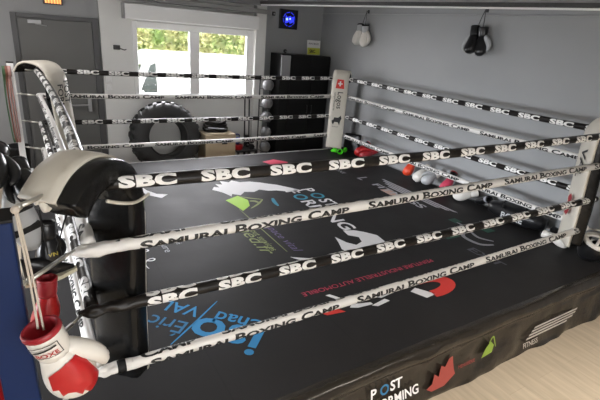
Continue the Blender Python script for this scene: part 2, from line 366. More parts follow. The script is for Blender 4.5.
# white van parked outside
def van():
    ox, oy = 1.1, 7.6
    t = thing('parked_van', 'white van parked outside the window before the hedge', 'van', (ox, oy, FL - .15))
    prof = [(.0, .35), (.05, .85), (.60, 1.05), (.92, 1.74), (1.18, 1.92), (3.9, 1.90), (4.05, 1.7), (4.1, .4), (3.9, .3), (.2, .25)]
    bm = prism(bmesh.new(), prof, 0, 1.75); bmesh.ops.bevel(bm, geom=bm.edges[:], offset=.06, segments=3, affect='EDGES')
    link('body', bm, 'paint_w', t)
    link('side_window', prism(bmesh.new(), [(.80, 1.12), (1.02, 1.70), (1.14, 1.76), (1.16, 1.10)], -.012, -.001), 'cglass', t)
    link('windscreen', put(B(0, .68, .15, 1.6, 0, .014), Matrix.Translation((.60, 0, 1.08)) @ Matrix.Rotation(-math.atan2(.69, .32), 4, 'Y')), 'cglass', t)
    for x in (.85, 3.2):
        for y in (-.02, 1.6):
            wv = link('wheel', put(bmesh.ops.create_cone(b := bmesh.new(), cap_ends=True, segments=28, radius1=.33, radius2=.33, depth=.2) and b, Matrix.Translation((x, y + .08, .33)) @ Matrix.Rotation(PI / 2, 4, 'X')), 'rubber', t)
            link('hub_cap', put(bmesh.ops.create_cone(b := bmesh.new(), cap_ends=True, segments=20, radius1=.2, radius2=.17, depth=.22) and b, Matrix.Translation((x, y + .08, .33)) @ Matrix.Rotation(PI / 2, 4, 'X')), 'grey', wv)
    link('wing_mirror', B(.72, .86, -.18, -.02, 1.0, 1.22, .03), 'paint_w', t)
    link('door_handle', B(1.75, 1.95, -.03, -.001, .98, 1.02, .008), 'grey', t)
    link('door_handle', B(2.35, 2.55, -.03, -.001, .98, 1.02, .008), 'grey', t)
    return t
van()

# ------------------------------------------------------------------ ring platform
PX0, PX1, PY0, PY1 = -.32, 4.97, -.31, 4.60
plat = thing('ring_platform', 'raised boxing ring floor of dark canvas printed with sponsor logos', 'boxing ring', (0, 0, FL))
pm = Matrix.Translation((0, 0, -FL))
def P_(name, bm, m, parent=None, **k): return link(name, put(bm, pm) if not k.pop('raw', 0) else bm, m, parent or plat, **k)
bm = bmesh.new(); box(bm, PX0 + .03, PX1 - .03, PY0 + .04, PY1 - .03, FL + .001, -.03); P_('deck', bm, 'blackm')
bm = bmesh.new(); box(bm, PX0, PX1, PY0 + .03, PY1, -.03, 0, .012, 3); canvas = P_('canvas', bm, 'canvas', smooth=False)
canvas_m = Matrix.Translation((0, 0, FL))
# front skirt: a roll along the edge, then creased vinyl down to the floor
bm = bmesh.new(); nu, nv = 260, 26; G = []
prof = [(.04, .003), (-.0, .008), (-.035, .0), (-.055, -.025), (-.058, -.055), (-.042, -.085), (-.028, -.11), (-.03, -.15), (-.045, -.22), (-.07, -.30), (-.09, -.37), (-.10, -.418)]
pp = spline([(a, b, 0) for a, b in prof], nv)
for i in range(nu + 1):
    x = PX0 + (PX1 - PX0) * i / nu; row = []
    for j, q in enumerate(pp):
        v = j / nv; amp = .004 + .024 * max(0, v - .2)
        n1 = noise.noise((x * 2.2, v * 2.5, 3)) * amp * 1.5 + noise.noise((x * 5 + v * 3, v * 7, 9)) * amp * .9
        if v < .45: n1 += .006 * noise.noise((x * 9, v * 12, 1)) * v
        row.append(bm.verts.new((x, PY0 + q.x - abs(n1) * .2 - n1, max(FL + .002, q.y + (n1 * .4 if v > .1 else 0)))))
    G.append(row)
for i in range(nu):
    for j in range(nv): bm.faces.new((G[i][j], G[i + 1][j], G[i + 1][j + 1], G[i][j + 1]))
M['skirt'] = mat('creased_skirt_vinyl', (.022, .018, .014), .24, spec=.4, coat=.12, bump=.9, bscale=7)
skirt = P_('skirt', bm, 'skirt', smooth=True, label='creased black vinyl skirt')
bm = bmesh.new(); box(bm, PX0 - .0, PX0 + .03, PY0 + .02, PY1, FL + .002, -.004, .004); P_('skirt', bm, 'skirt')
bm = bmesh.new(); tube(bm, [(PX0 + .4 + k * .1, PY1 - .012, .004 + .002 * math.sin(k * 1.7)) for k in range(46)], .006, 6); P_('edging_cord', bm, 'white_p', smooth=True)
# prints on the canvas ------------------------------------------------
Z1 = .0016
def cprint(name, bm, m, label, parent=None): return P_(name, bm, m, canvas, label=label) if parent is None else None
def ctext(s, size, o, ang, m, label, bold=.0, width=None, shear=0, small_caps=False):
    bm = text_bm(s, size, bold, small_caps, 1, shear)
    a, b = bm_width(bm)
    if width: 
        for v in bm.verts: v.co.x *= width / (b - a)
    put(bm, Matrix.Translation((o[0], o[1], Z1)) @ Matrix.Rotation(math.radians(ang), 4, 'Z'))
    return cprint('print', bm, m, label)
ctext('iso', .41, (1.11, .29), 135, 'cblue', 'large blue letters iso', .018, .50)
ctext('Éric', .19, (.665, .605), 135, 'cblue_d', 'blue name Éric', .003)
ctext('VAL', .17, (.80, .74), 135, 'cblue', 'blue letters VAL', .012)
ctext('Chad', .18, (1.16, .385), 135, 'cblue', 'blue name Chad', .012)
bm = bmesh.new(); ribbon(bm, [(.93, .78), (.71, .61), (.48, .44)], .014, Z1); cprint('print', bm, 'cblue', 'thin blue dividing line')
ctext('PEINTURE INDUSTRIELLE AUTOMOBILE', .078, (3.06, .61), 180, 'cpink', 'pink line of capitals', 0, 1.48)
# red and white logo
bm = bmesh.new(); out = []; inn = []
for k in range(15):
    a = math.radians(-105 + k * 15); out.append((2.66 + .28 * math.cos(a), .24 + .15 * math.sin(a))); inn.append((2.64 + .15 * math.cos(a), .245 + .055 * math.sin(a)))
for i in range(14): bm.faces.new([bm.verts.new((*p, Z1)) for p in (out[i], out[i + 1], inn[i + 1], inn[i])])
flat_poly(bm, [(1.56, .33), (1.60, .27), (1.76, .25), (1.72, .31)], Z1)
cprint('print', bm, 'cred', 'red curved logo')
bm = bmesh.new()
for poly in ([(2.44, .25), (2.52, .28), (2.62, .13), (2.50, .12)], [(2.50, .40), (2.62, .42), (2.60, .36), (2.48, .36)], [(1.74, .50), (1.78, .50), (1.86, .38), (1.82, .37)], [(1.82, .28), (1.86, .31), (2.02, .27), (2.02, .24), (1.88, .25)], [(2.0, .23), (2.16, .26), (2.18, .22), (2.04, .20)], [(2.10, .32), (2.32, .34), (2.30, .30), (2.14, .28)], [(2.36, .37), (2.44, .41), (2.47, .37), (2.38, .34)]):
    flat_poly(bm, poly, Z1)
cprint('print', bm, 'cwhite', 'white angular strokes of the logo')
# white territory shape
bl = [(1.78, 3.14), (1.84, 3.24), (1.90, 3.20), (1.90, 3.34), (1.98, 3.30), (2.0, 3.44), (2.10, 3.36), (2.16, 3.42), (2.24, 3.32), (2.38, 3.30), (2.5, 3.22), (2.58, 3.14), (2.68, 3.06), (2.78, 2.92), (2.90, 2.74), (2.80, 2.74), (2.68, 2.78), (2.56, 2.86), (2.46, 2.88), (2.36, 2.96), (2.26, 2.90), (2.14, 2.94), (2.04, 2.84), (1.96, 2.92), (1.92, 2.84), (1.88, 2.98), (1.84, 3.06)]
cprint('print', flat_poly(bmesh.new(), bl, Z1), 'cwhite', 'white land-shaped silhouette')
bm = flat_poly(bmesh.new(), [(.88, 3.62), (.98, 3.60), (1.02, 3.38), (1.10, 3.22), (1.22, 3.16), (1.12, 3.06), (1.0, 3.20), (.94, 3.36), (.82, 3.46)], Z1); cprint('print', bm, 'cwhite', 'small white silhouette')
bm = flat_poly(bmesh.new(), [(1.80, 2.74), (2.0, 2.84), (2.06, 2.66), (2.00, 2.48), (1.86, 2.36), (1.84, 2.52)], Z1); cprint('print', bm, 'cgreen', 'lime green logo block')
bm = bmesh.new(); ribbon(bm, [(2.02, 2.80), (2.10, 2.72), (2.24, 2.62)], .03, Z1); ribbon(bm, [(2.24, 2.62), (2.12, 2.50), (1.98, 2.40)], .03, Z1); ribbon(bm, [(2.06, 2.62), (2.12, 2.60), (2.14, 2.54)], .05, Z1); cprint('print', bm, 'colive', 'outlined green triangle')
ctext('isned.fr', .20, (1.60, 2.12), -90, 'colive', 'green web address in script', .0, .80, .3)
ctext('Atout services', .11, (1.70, 1.95), -90, 'colive', 'small olive line of lettering', 0, .6)
bm = bmesh.new(); ribbon(bm, [(1.84, 2.42), (1.835, 1.9), (1.83, 1.28)], .012, Z1); cprint('print', bm, 'colive', 'thin green rule')
ctext('espace vital', .13, (1.90, 1.98), -90, 'cpurple', 'faint purple script', 0, .72, .3)
# post forming
ctext('P', .25, (2.90, 2.80), -90, 'cwhite', 'white letter P', .02); ctext('O', .25, (2.90, 2.61), -90, 'cteal', 'teal letter O', .02); ctext('ST', .25, (2.90, 2.38), -90, 'cwhite', 'white letters ST', .02)
ctext('F', .25, (2.66, 2.80), -90, 'cwhite', 'white letter F', .02); ctext('O', .25, (2.66, 2.64), -90, 'cteal', 'second teal letter O', .02); ctext('RMING', .25, (2.66, 2.42), -90, 'cwhite', 'white letters RMING', .02, .93)
bm = bmesh.new(); ribbon(bm, [(2.38, 2.62), (2.34, 2.50), (2.32, 2.36)], .05, Z1); cprint('print', bm, 'cteal', 'short teal stroke')
bull = [(2.64, 1.48), (2.76, 1.44), (2.84, 1.36), (2.92, 1.24), (2.90, 1.10), (2.80, .98), (2.70, .96), (2.62, 1.02), (2.52, .98), (2.42, 1.00), (2.30, 1.02), (2.16, 1.00), (2.0, 1.06), (1.80, 1.18), (1.88, 1.05), (2.02, .96), (2.2, .92), (2.4, .90), (2.36, 1.12), (2.42, 1.26), (2.46, 1.38), (2.50, 1.22), (2.56, 1.14), (2.66, 1.18), (2.70, 1.28), (2.62, 1.36)]
cprint('print', flat_poly(bmesh.new(), bull, Z1), 'cwhite', 'large white animal silhouette')
# winged stripes and its dark copy
bm = bmesh.new()
for k, (a, b) in enumerate([(2.80, 1.42), (2.72, 1.50), (2.62, 1.62), (2.50, 2.2)]):
    xx = 4.34 - k * .05; flat_poly(bm, [(xx, a), (xx + .035, a - .03), (xx + .035, b - .05), (xx, b)], Z1)
put(bm, Matrix.Identity(4)); cprint('print', bm, 'cpale', 'pale stripes of a winged logo')
ctext('FITNESS', .17, (4.02, 2.66), -90, 'cpale', 'pale letters under the stripes', .02, .98)
ctext('L', .25, (4.0, 2.98), -90, 'cgrey', 'pale capital letter', .02)
bm = flat_poly(bmesh.new(), [(3.98, 2.42), (4.12, 2.40), (4.10, 2.12), (3.97, 2.14)], Z1 * .5); cprint('print', bm, 'cpeach', 'peach colour block')
bm = bmesh.new(); ribbon(bm, [(4.10, 1.16), (4.08, 1.02), (4.02, .93), (3.92, .95)], .045, Z1); ribbon(bm, [(4.02, .95), (3.84, .85), (3.84, .64), (3.98, .56)], .05, Z1); ribbon(bm, [(4.04, .92), (3.98, .76), (4.06, .62)], .04, Z1); cprint('print', bm, 'cgrey', 'pale brushed signature')
ctext('EXT', .15, (3.60, .62), -90, 'cdim', 'faint grey capitals', .02, .40)
bm = bmesh.new(); box(bm, 3.60, 3.80, .86, .98, Z1 * .4, Z1); box(bm, 4.06, 4.18, 1.14, 1.26, Z1 * .4, Z1); box(bm, 4.20, 4.34, .80, .90, Z1 * .4, Z1); cprint('print', bm, 'cdgreen', 'dark green blocks')
bm = bmesh.new(); P2 = []
for k in range(40):
    a = k / 39 * 5.2 * PI; P2.append((.60 + .05 * math.cos(a) + .03 * k / 39, 1.98 - .48 * k / 39 + .06 * math.sin(a)))
ribbon(bm, P2, .016, Z1); cprint('print', bm, 'cwhite', 'looping white script')
ctext('coiffure', .10, (.79, 2.06), -90, 'cgrey', 'small white word', 0, .36); ctext('beauté', .08, (.93, 2.02), -90, 'cgrey', 'tiny white word', 0, .2)
bm = flat_poly(bmesh.new(), [(3.0, 4.14), (3.24, 4.22), (3.40, 4.02), (3.30, 3.88), (3.08, 3.92)], Z1); cprint('print', bm, 'cpink', 'pink patch')
ctext('BOXE', .10, (3.92, 3.52), -90, 'cgrey', 'small white capitals', .01, .3)
# prints on the skirt ---------------------------------------------------
sk_pts = [(PY0 + q.x, q.y) for q in pp]
def on_skirt(bm, x0, z0, slant=0):
    """wrap a flat xy print on the skirt's profile: local x along the ring, local y up"""
    for v in bm.verts:
        z = max(FL + .03, z0 + v.co.y); x = x0 + v.co.x + slant * v.co.y
        best = None
        for (ya, za), (yb, zb) in zip(sk_pts[11:], sk_pts[12:]):
            if zb <= z <= za or best is None and z > za: 
                f = (za - z) / max(1e-6, za - zb); best = ya + (yb - ya) * f
        if best is None: best = sk_pts[-1][0]
        v.co = Vector((x, best - .020, z))
    put(bm, pm); return bm
def sprint(bm, m, label): return link('print', bm, m, skirt, label=label)
sprint(on_skirt(text_bm('P', .10, .025), 1.52, -.21), 'cwhite', 'white letter P'); sprint(on_skirt(text_bm('O', .10, .025), 1.60, -.21), 'cblue_d', 'blue letter O'); sprint(on_skirt(text_bm('ST', .10, .025), 1.69, -.205), 'cwhite', 'white letters ST')
b_ = text_bm('FORMING', .09, .02); sprint(on_skirt(b_, 1.55, -.30), 'cwhite', 'white word FORMING')
def sub(bm, n=3):
    bmesh.ops.subdivide_edges(bm, edges=bm.edges[:], cuts=n, use_grid_fill=True); bmesh.ops.triangulate(bm, faces=bm.faces[:]); return bm
sprint(on_skirt(sub(flat_poly(bmesh.new(), [(0, 0), (.06, .02), (.09, .08), (.13, .05), (.16, .12), (.20, .10), (.24, .15), (.28, .16), (.29, .06), (.30, .02), (.18, -.03), (.05, -.03)])), 2.02, -.31), 'sred', 'red animal silhouette')
sprint(on_skirt(text_bm('MENUISERIE', .035, 0), 2.36, -.27), 'redd', 'small dark red capitals')
sprint(on_skirt(sub(flat_poly(bmesh.new(), [(0, 0), (.13, .01), (.16, .06), (.12, .10), (.06, .06)])), 2.62, -.27), 'dgreen', 'lime green logo block')
bm = bmesh.new(); ribbon(bm, [(.10, .09), (.15, .13), (.18, .04)], .014); sprint(on_skirt(bm, 2.62, -.27), 'dgreen', 'green logo outline')
for k, (a, b) in enumerate([(0.10, .80), (.06, .77), (.02, .72), (-.02, .62)]):
    sprint(on_skirt(sub(flat_poly(bmesh.new(), [(a, 0), (b - .02, 0), (b, .013), (a + .02, .013)]), 2), 3.22, -.23 - k * .022), 'swhite', 'pale stripe of a winged logo')
sprint(on_skirt(text_bm('FITNESS', .06, .01), 3.16, -.355), 'swhite', 'pale letters under the stripes')

# ------------------------------------------------------------------ ropes
H = [.333, .67, 1.003, 1.30]
def hn(k): return ['lowest', 'second lowest', 'second highest', 'topmost'][k]
def row_bm(kind, length, seed, u0=.03):
    """one row of repeated lettering cut along its height so that it can wrap round the rope"""
    if kind == 'sbc':
        one = text_bm('SBC', .074, .058, sx=1.75, space=1.08); pitch = .365
    else:
        one = text_bm('Samurai Boxing Camp', .064, .034, True, sx=1.34); pitch = 1.35
    a, b = bm_width(one); tw = (.25 if kind == 'sbc' else 1.20)
    me = bpy.data.meshes.new('tmp')
    for v in one.verts: v.co.x = (v.co.x - a) * tw / (b - a); v.co.y -= .022
    for y in (-.018, -.012, -.006, 0, .006, .012, .018):
        bmesh.ops.bisect_plane(one, geom=one.verts[:] + one.edges[:] + one.faces[:], plane_co=(0, y, 0), plane_no=(0, 1, 0))
    one.to_mesh(me); one.free()
    out = bmesh.new(); x = seed
    while x > 0: x -= pitch
    while x < length:
        c = len(out.verts); out.from_mesh(me); out.verts.ensure_lookup_table()
        for v in out.verts[c:]: v.co.x += x
        x += pitch
    bmesh.ops.delete(out, geom=[v for v in out.verts if v.co.x < u0 or v.co.x > length], context='VERTS')
    bpy.data.meshes.remove(me)
    return out
def rope(label, a, b, N, kind, rows, seed, ph=0, twist=0, sag=.012, bow=Vector((0, 0, 0)), crumple=0, r=.0315, group=None, u0=0.0):
    a = Vector(a); b = Vector(b); N = Vector(N); T = (b - a).normalized(); L = (b - a).length; sd = random.uniform(0, 50)
    def c(u):
        f = u / L
        return a + (b - a) * f + Vector((0, 0, -sag * 4 * f * (1 - f))) + bow * (4 * f * (1 - f)) + Vector((0, 0, .004 * noise.noise((u * 1.6, sd, 0))))
    def rad(u, th=0):
        k = 1.0 + .03 * noise.noise((u * 6, sd, 2)) + .02 * noise.noise((u * 20, sd, math.sin(th)))
        if crumple and u < .32:
            g = (.32 - u) / .32
            k *= (1 - .22 * g) + .55 * g * noise.noise((u * 22, 1.1 * math.cos(th) + sd, 1.1 * math.sin(th))) + .12 * g * noise.noise((u * 70, 2 * math.cos(th) + sd, 2 * math.sin(th)))
            if u < .04: k *= .35 + .65 * u / .04
        return r * k
    UP = Vector((0, 0, 1)); n = int(L / (.012 if crumple else .03)); nn = 24; rings = []
    for i in range(n + 1):
        u = i / n * L; p = c(u); q = []
        off = Vector((0, 0, 0))
        if crumple and u < .3: off = Vector((0, 0, .012 * noise.noise((u * 16, sd, 5)) * (1 - u / .3)))
        for j in range(nn):
            th = 2 * PI * j / nn; q.append(p + off + (N * math.cos(th) + UP * math.sin(th)) * rad(u, th))
        rings.append(q)
    t = thing('ring_rope', label, 'rope', a, group='ropes around the boxing ring')
    inv = Matrix.Translation(-a)
    bm = bmesh.new(); loft(bm, rings); link('sleeve', put(bm, inv), 'rope_b' if kind == 'sbc' else 'rope_w', t, smooth=True)
    out = bmesh.new()
    for k in range(rows):
        rb = row_bm(kind, L - .04, seed + (.40 * k if kind != 'sbc' else 0), .18 if crumple else .03)
        th0 = ph + k * 2 * PI / rows
        for v in rb.verts:
            u = v.co.x; th = th0 + twist * (1 - math.exp(-3.2 * u / L)) + v.co.y / r
            v.co = c(u) + (N * math.cos(th) + UP * math.sin(th)) * (rad(u, th) + .0014)
        m_ = bpy.data.meshes.new('tmp'); rb.to_mesh(m_); rb.free(); out.from_mesh(m_); bpy.data.meshes.remove(m_)
    link('lettering', put(out, inv), 'white_p' if kind == 'sbc' else 'ink', t, label='white SBC lettering' if kind == 'sbc' else 'black SAMURAI BOXING CAMP lettering')
    if crumple and kind != 'sbc' :
        bm = bmesh.new(); tube(bm, [c(.115 + .01 * i) for i in range(5)], .034, 16); 
        if crumple == 2: link('tape', put(bm, inv), 'blackm', t, smooth=True)
        else: bm.free()
    return t
FN = (0, -1, 0); RN = (-1, 0, 0)
rope('black front rope lettered SBC, topmost of the near side', (.10, 0, 1.285), (L0 - .03, 0, H[3] + .01), FN, 'sbc', 1, .055, ph=.28, twist=-.25, sag=.022)
rope('white front rope crumpled at the grey-white corner, second from the top', (-.05, 0, .985), (L0 - .03, 0, 1.015), FN, 'white', 3, .28, ph=-.42, twist=.85, sag=.0, crumple=1)
rope('black front rope lettered SBC, second from the bottom on the near side', (-.05, 0, .672), (L0 - .03, 0, .66), FN, 'sbc', 3, .30, ph=-.60, twist=1.45, sag=.008, crumple=1)
rope('white front rope with black tape at its near end, lowest of the near side', (-.02, 0, .318), (L0 - .03, 0, .35), FN, 'white', 3, .27, ph=-.62, twist=1.25, sag=.025, crumple=2)
for k, kind in ((3, 'sbc'), (2, 'white'), (1, 'sbc'), (0, 'white')):
    rope(('black' if kind == 'sbc' else 'white') + ' back rope in front of the window and tyre wall, ' + hn(k) + ' of the four', (.03, W0, H[k]), (L0 - .03, W0, H[k]), FN, kind, 2, .07 if kind == 'sbc' else .30 - .3 * (k == 0), ph=.1, twist=0, sag=.02)
    rope(('black' if kind == 'sbc' else 'white') + ' rope running along the grey right wall, ' + hn(k) + ' of the four', (L0, W0 - .03, H[k] + .012), (L0, .03, H[k] + .012), RN, kind, 2, .05 if kind == 'sbc' else .2, ph=.05, twist=-.2 if k > 1 else .3, sag=.012)
for k, kind in ((3, 'sbc'), (2, 'white'), (1, 'sbc'), (0, 'white')):
    rope(('black' if kind == 'sbc' else 'white') + ' rope running away along the left edge, ' + hn(k) + ' of the four', (.0 + .01 * k, W0 - .03, H[k]), (.012 * k, .03, H[k]), RN, kind, 2, .05 if kind == 'sbc' else .1, ph=.5, twist=.3, sag=.01, bow=Vector((.016 * k, 0, 0)))

# ------------------------------------------------------------------ posts and turnbuckles
def post(label, cx, cy, m, size=.11, top=1.33, to=None, levels=(0, 1, 2, 3)):
    t = thing('corner_post', label, 'post', (cx, cy, 0), group='corner posts of the ring'); h = size / 2
    link('column', B(-h, h, -h, h, 0, top, .006), m, t)
    link('foot_plate', B(-h - .06, h + .06, -h - .06, h + .06, 0, .012, .003), m, t)
    link('cap', B(-h - .004, h + .004, -h - .004, h + .004, top, top + .012, .003), 'blackm', t)
    dx, dy = to[0] - cx, to[1] - cy; q = Vector((dx, dy, 0)); ql = q.length; q.normalize()
    for k in levels:
        z = H[k]; s0 = h * 1.2
        bm = bmesh.new(); tube(bm, [q * s0 + Vector((0, 0, z)), q * (s0 + .05) + Vector((0, 0, z))], .007, 8); tube(bm, [q * (ql - .07) + Vector((0, 0, z)), q * (ql + .005) + Vector((0, 0, z))], .006, 8)
        sd_ = Vector((-q.y, q.x, 0)) * .011
        tube(bm, [q * (s0 + .05) + Vector((0, 0, z)), q * (ql - .06) + Vector((0, 0, z))], .0095, 10)
        sphere(bm, q * (s0 + .05) + Vector((0, 0, z)), .014, seg=10)
        link('turnbuckle', bm, 'steel', t, smooth=True)
    return t
pa = post('navy blue square steel corner post nearest the viewer', -.282, -.285, 'blue', to=(-.04, -.01), top=1.30)
pb = post('pale grey corner post hung with skipping ropes at the far left', -.235, W0 + .19, 'white', size=.07, to=(.02, W0 - .02), top=1.36)
pc = post('corner post hidden behind the red-crested pad in the far corner', L0 + .18, W0 + .18, 'blackm', size=.08, to=(L0, W0), top=1.30)
pd = post('black corner post at the right beside the wall', L0 + .19, -.19, 'blackm', size=.08, to=(L0, 0), top=1.30)

# ------------------------------------------------------------------ corner pads
def pad(label, corner, inward, w=.29, th=.11, k_path=None, arc_th=.11, name_prints=None, cover='cream', zbot=.10, side_show=0, inset=-.004):
    """inward: unit xy vector to the ring's middle. profile in (s along inward, z)"""
    inw = Vector((*inward, 0)).normalized(); side = Vector((-inw.y, inw.x, 0)); UP = Vector((0, 0, 1))
    t = thing('corner_pad', label, 'corner pad', (corner[0], corner[1], 0), group='corner pads of the ring')
    prof = k_path or [(.24, zbot), (.24, .6), (.235, 1.12), (.215, 1.29), (.14, 1.385), (.0, 1.39), (-.12, 1.34), (-.21, 1.22)]
    sp = spline([(s, z, 0) for s, z in prof], 46)
    def frames():
        for i, p in enumerate(sp):
            tt = (sp[min(i + 1, len(sp) - 1)] - sp[max(i - 1, 0)]).normalized()
            n = Vector((tt.y, -tt.x, 0))                 # outward normal (toward the ring, then up, then back)
            yield i, p, n
    def P3(q): return inw * q.x + UP * q.y
    rings = []
    zb = prof[0][1]
    for i, p, n in frames():
        f = min(1, max(0, (p.y - 1.1) / .2)); tk = (th * (1 - f) + arc_th * f) if p.x > .1 else arc_th
        c = P3(p - n * tk * .5); a = P3(n) * (tk / 2); s = side * (w / 2)
        pinch = 1 - .03 * abs(noise.noise((i * .35, corner[0], 1)))
        q = []
        for (u, v) in [(-1, -.8), (-.93, -1), (0, -1.06), (.93, -1), (1, -.8), (1, .8), (.95, .96), (0, 1.0), (-.95, .96), (-1, .8)]:
            q.append(c + s * u * pinch + a * (v + .06 * noise.noise((i * .4, u * 2, v + corner[1]))))
        rings.append(q)
    bm = bmesh.new(); loft(bm, rings); cu = link('cushion', bm, 'black', t, smooth=True)
    cu.modifiers.new('sub', 'SUBSURF').levels = 1; cu.modifiers['sub'].render_levels = 1
    # pale front cover
    rings = []
    for i, p, n in frames():
        f = i / 46
        g = min(1, max(0, (p.y - 1.08) / .22)) if p.x > .1 else 1
        c = P3(p + n * .006) + side * (side_show * g / 2); s = side * (w / 2 - inset - side_show * g / 2); a = P3(n)
        q = []
        for (u, v) in [(-1.0, -.022), (-1.0, -.002), (-.97, .004), (-.5, .007), (0, .008), (.5, .007), (.97, .004), (1.0, -.002), (1.0, -.022), (.96, -.012), (0, -.006), (-.96, -.012)]:
            q.append(c + s * u + a * (v + .0025 * noise.noise((i * .3, u, 4))))
        rings.append(q)
    bm = bmesh.new(); loft(bm, rings); link('front_cover', bm, cover, t, smooth=True, label='pale vinyl front face')
    # x to the right seen from the ring, y up
    T = frame(inw * (prof[0][0] + .0175), -side if False else side, UP)
    return t, T, inw, side
# seen from the ring middle, "right" is -side rotated: build prints in a frame whose x runs to the viewer's right
def pad_frame(inward, s=.262):
    inw = Vector((*inward, 0)).normalized(); right = Vector((-inw.y, inw.x, 0))
    return frame(inw * s, right, (0, 0, 1))
def pprint(t, T, bm, m, label):
    put(bm, T); return link('print', bm, m, t, label=label)
def vtext(s, size, x, z, bold=.0, width=None, shear=0):
    bm = text_bm(s, size, bold, shear=shear); a, b = bm_width(bm)
    if width:
        for v in bm.verts: v.co.x *= width / (b - a)
    return put(bm, Matrix.Translation((x, z, 0)) @ Matrix.Rotation(-PI / 2, 4, 'Z'))
pathA = [(.27, .16), (.275, .6), (.30, 1.08), (.29, 1.22), (.21, 1.35), (.07, 1.40), (-.07, 1.37), (-.18, 1.28)]
pad('cream-topped black corner pad bent over beside the navy post', (0, 0), (1, 1), w=.25, th=.12, k_path=pathA, arc_th=.12, side_show=.065, inset=.012)
pathB = [(.40, .10), (.38, .6), (.33, 1.12), (.30, 1.27), (.22, 1.37), (.08, 1.405), (-.06, 1.38), (-.15, 1.28)]
pt = [o for o in COL.objects if o.name == 'corner_pad'][0]
bm = bmesh.new(); tube(bm, spline([(.10, -.07, 1.235), (.16, -.02, 1.20), (.24, .06, 1.165), (.315, .135, 1.17)], 12), .008, 8); link('piping', bm, 'cream', pt, smooth=True, label='cream piping under the bent pad')
tb, *_ = pad('cream corner pad reading POST FORMING at the far left', (0, W0), (1, -1), w=.29, th=.09, k_path=pathB, arc_th=.022)
TB = pad_frame((1, -1), .375)
pprint(tb, TB, vtext('POST', .115, .03, 1.22, .012), 'ink', 'black word POST'); pprint(tb, TB, vtext('FORMING', .115, -.07, 1.18, .012), 'ink', 'black word FORMING')
pprint(tb, TB, flat_poly(bmesh.new(), [(-.06, .42), (.05, .42), (.0, .56)]), 'cred', 'small red triangular logo')
pprint(tb, TB, put(text_bm('immo', .035, 0), Matrix.Translation((-.05, .38, 0))), 'cred', 'tiny red word')
pathC = [(.20, .12), (.20, .6), (.20, 1.20), (.18, 1.34), (.10, 1.42), (.0, 1.42), (-.12, 1.36), (-.20, 1.25)]
tc_, *_ = pad('cream corner pad with red crest and bull print in the far corner', (L0, W0), (-1, -1), w=.27, th=.10, k_path=pathC, arc_th=.05, zbot=.1)
TC = pad_frame((-1, -1), .219)
pprint(tc_, TC, flat_poly(bmesh.new(), [(-.07, 1.15), (.08, 1.15), (.06, 1.30), (-.05, 1.30)]), 'cred', 'red crest')
bm = bmesh.new(); box(bm, -.008, .016, 1.19, 1.27, .001, .002); box(bm, -.034, .042, 1.22, 1.24, .001, .002); pprint(tc_, TC, bm, 'white_p', 'white cross on the crest')
pprint(tc_, TC, vtext('Logos', .13, -.02, 1.10, .01, .28), 'ink', 'black word reading downwards'); pprint(tc_, TC, vtext('imprimerie', .05, -.08, 1.08, 0, .30), 'ink', 'small line reading downwards')
pprint(tc_, TC, flat_poly(bmesh.new(), [(-.08, .60), (-.05, .62), (-.04, .66), (.03, .66), (.07, .70), (.09, .65), (.07, .60), (.06, .53), (.03, .58), (-.03, .58), (-.05, .53), (-.07, .56)]), 'ink', 'black bull silhouette')
pprint(tc_, TC, put(text_bm('RANCH', .03, 0), Matrix.Translation((-.06, .49, 0))), 'ink', 'tiny word under the bull')
pathD = [(.18, .16), (.19, .6), (.22, 1.20), (.19, 1.36), (.10, 1.43), (-.03, 1.42), (-.14, 1.34), (-.20, 1.22)]
td, *_ = pad('white corner pad with black sides at the right', (L0, 0), (-1, 1), w=.32, th=.13, k_path=pathD, arc_th=.06)
TD = pad_frame((-1, 1), .236)
pprint(td, TD, vtext('VAL', .17, -.05, 1.14, .02, .30), 'ink', 'black letters reading downwards')
pprint(td, TD, flat_poly(bmesh.new(), [(-.04, .46), (.03, .45), (.06, .52), (.02, .58), (.05, .64), (0, .68), (-.05, .63), (-.02, .55)]), 'redd', 'red figure print')

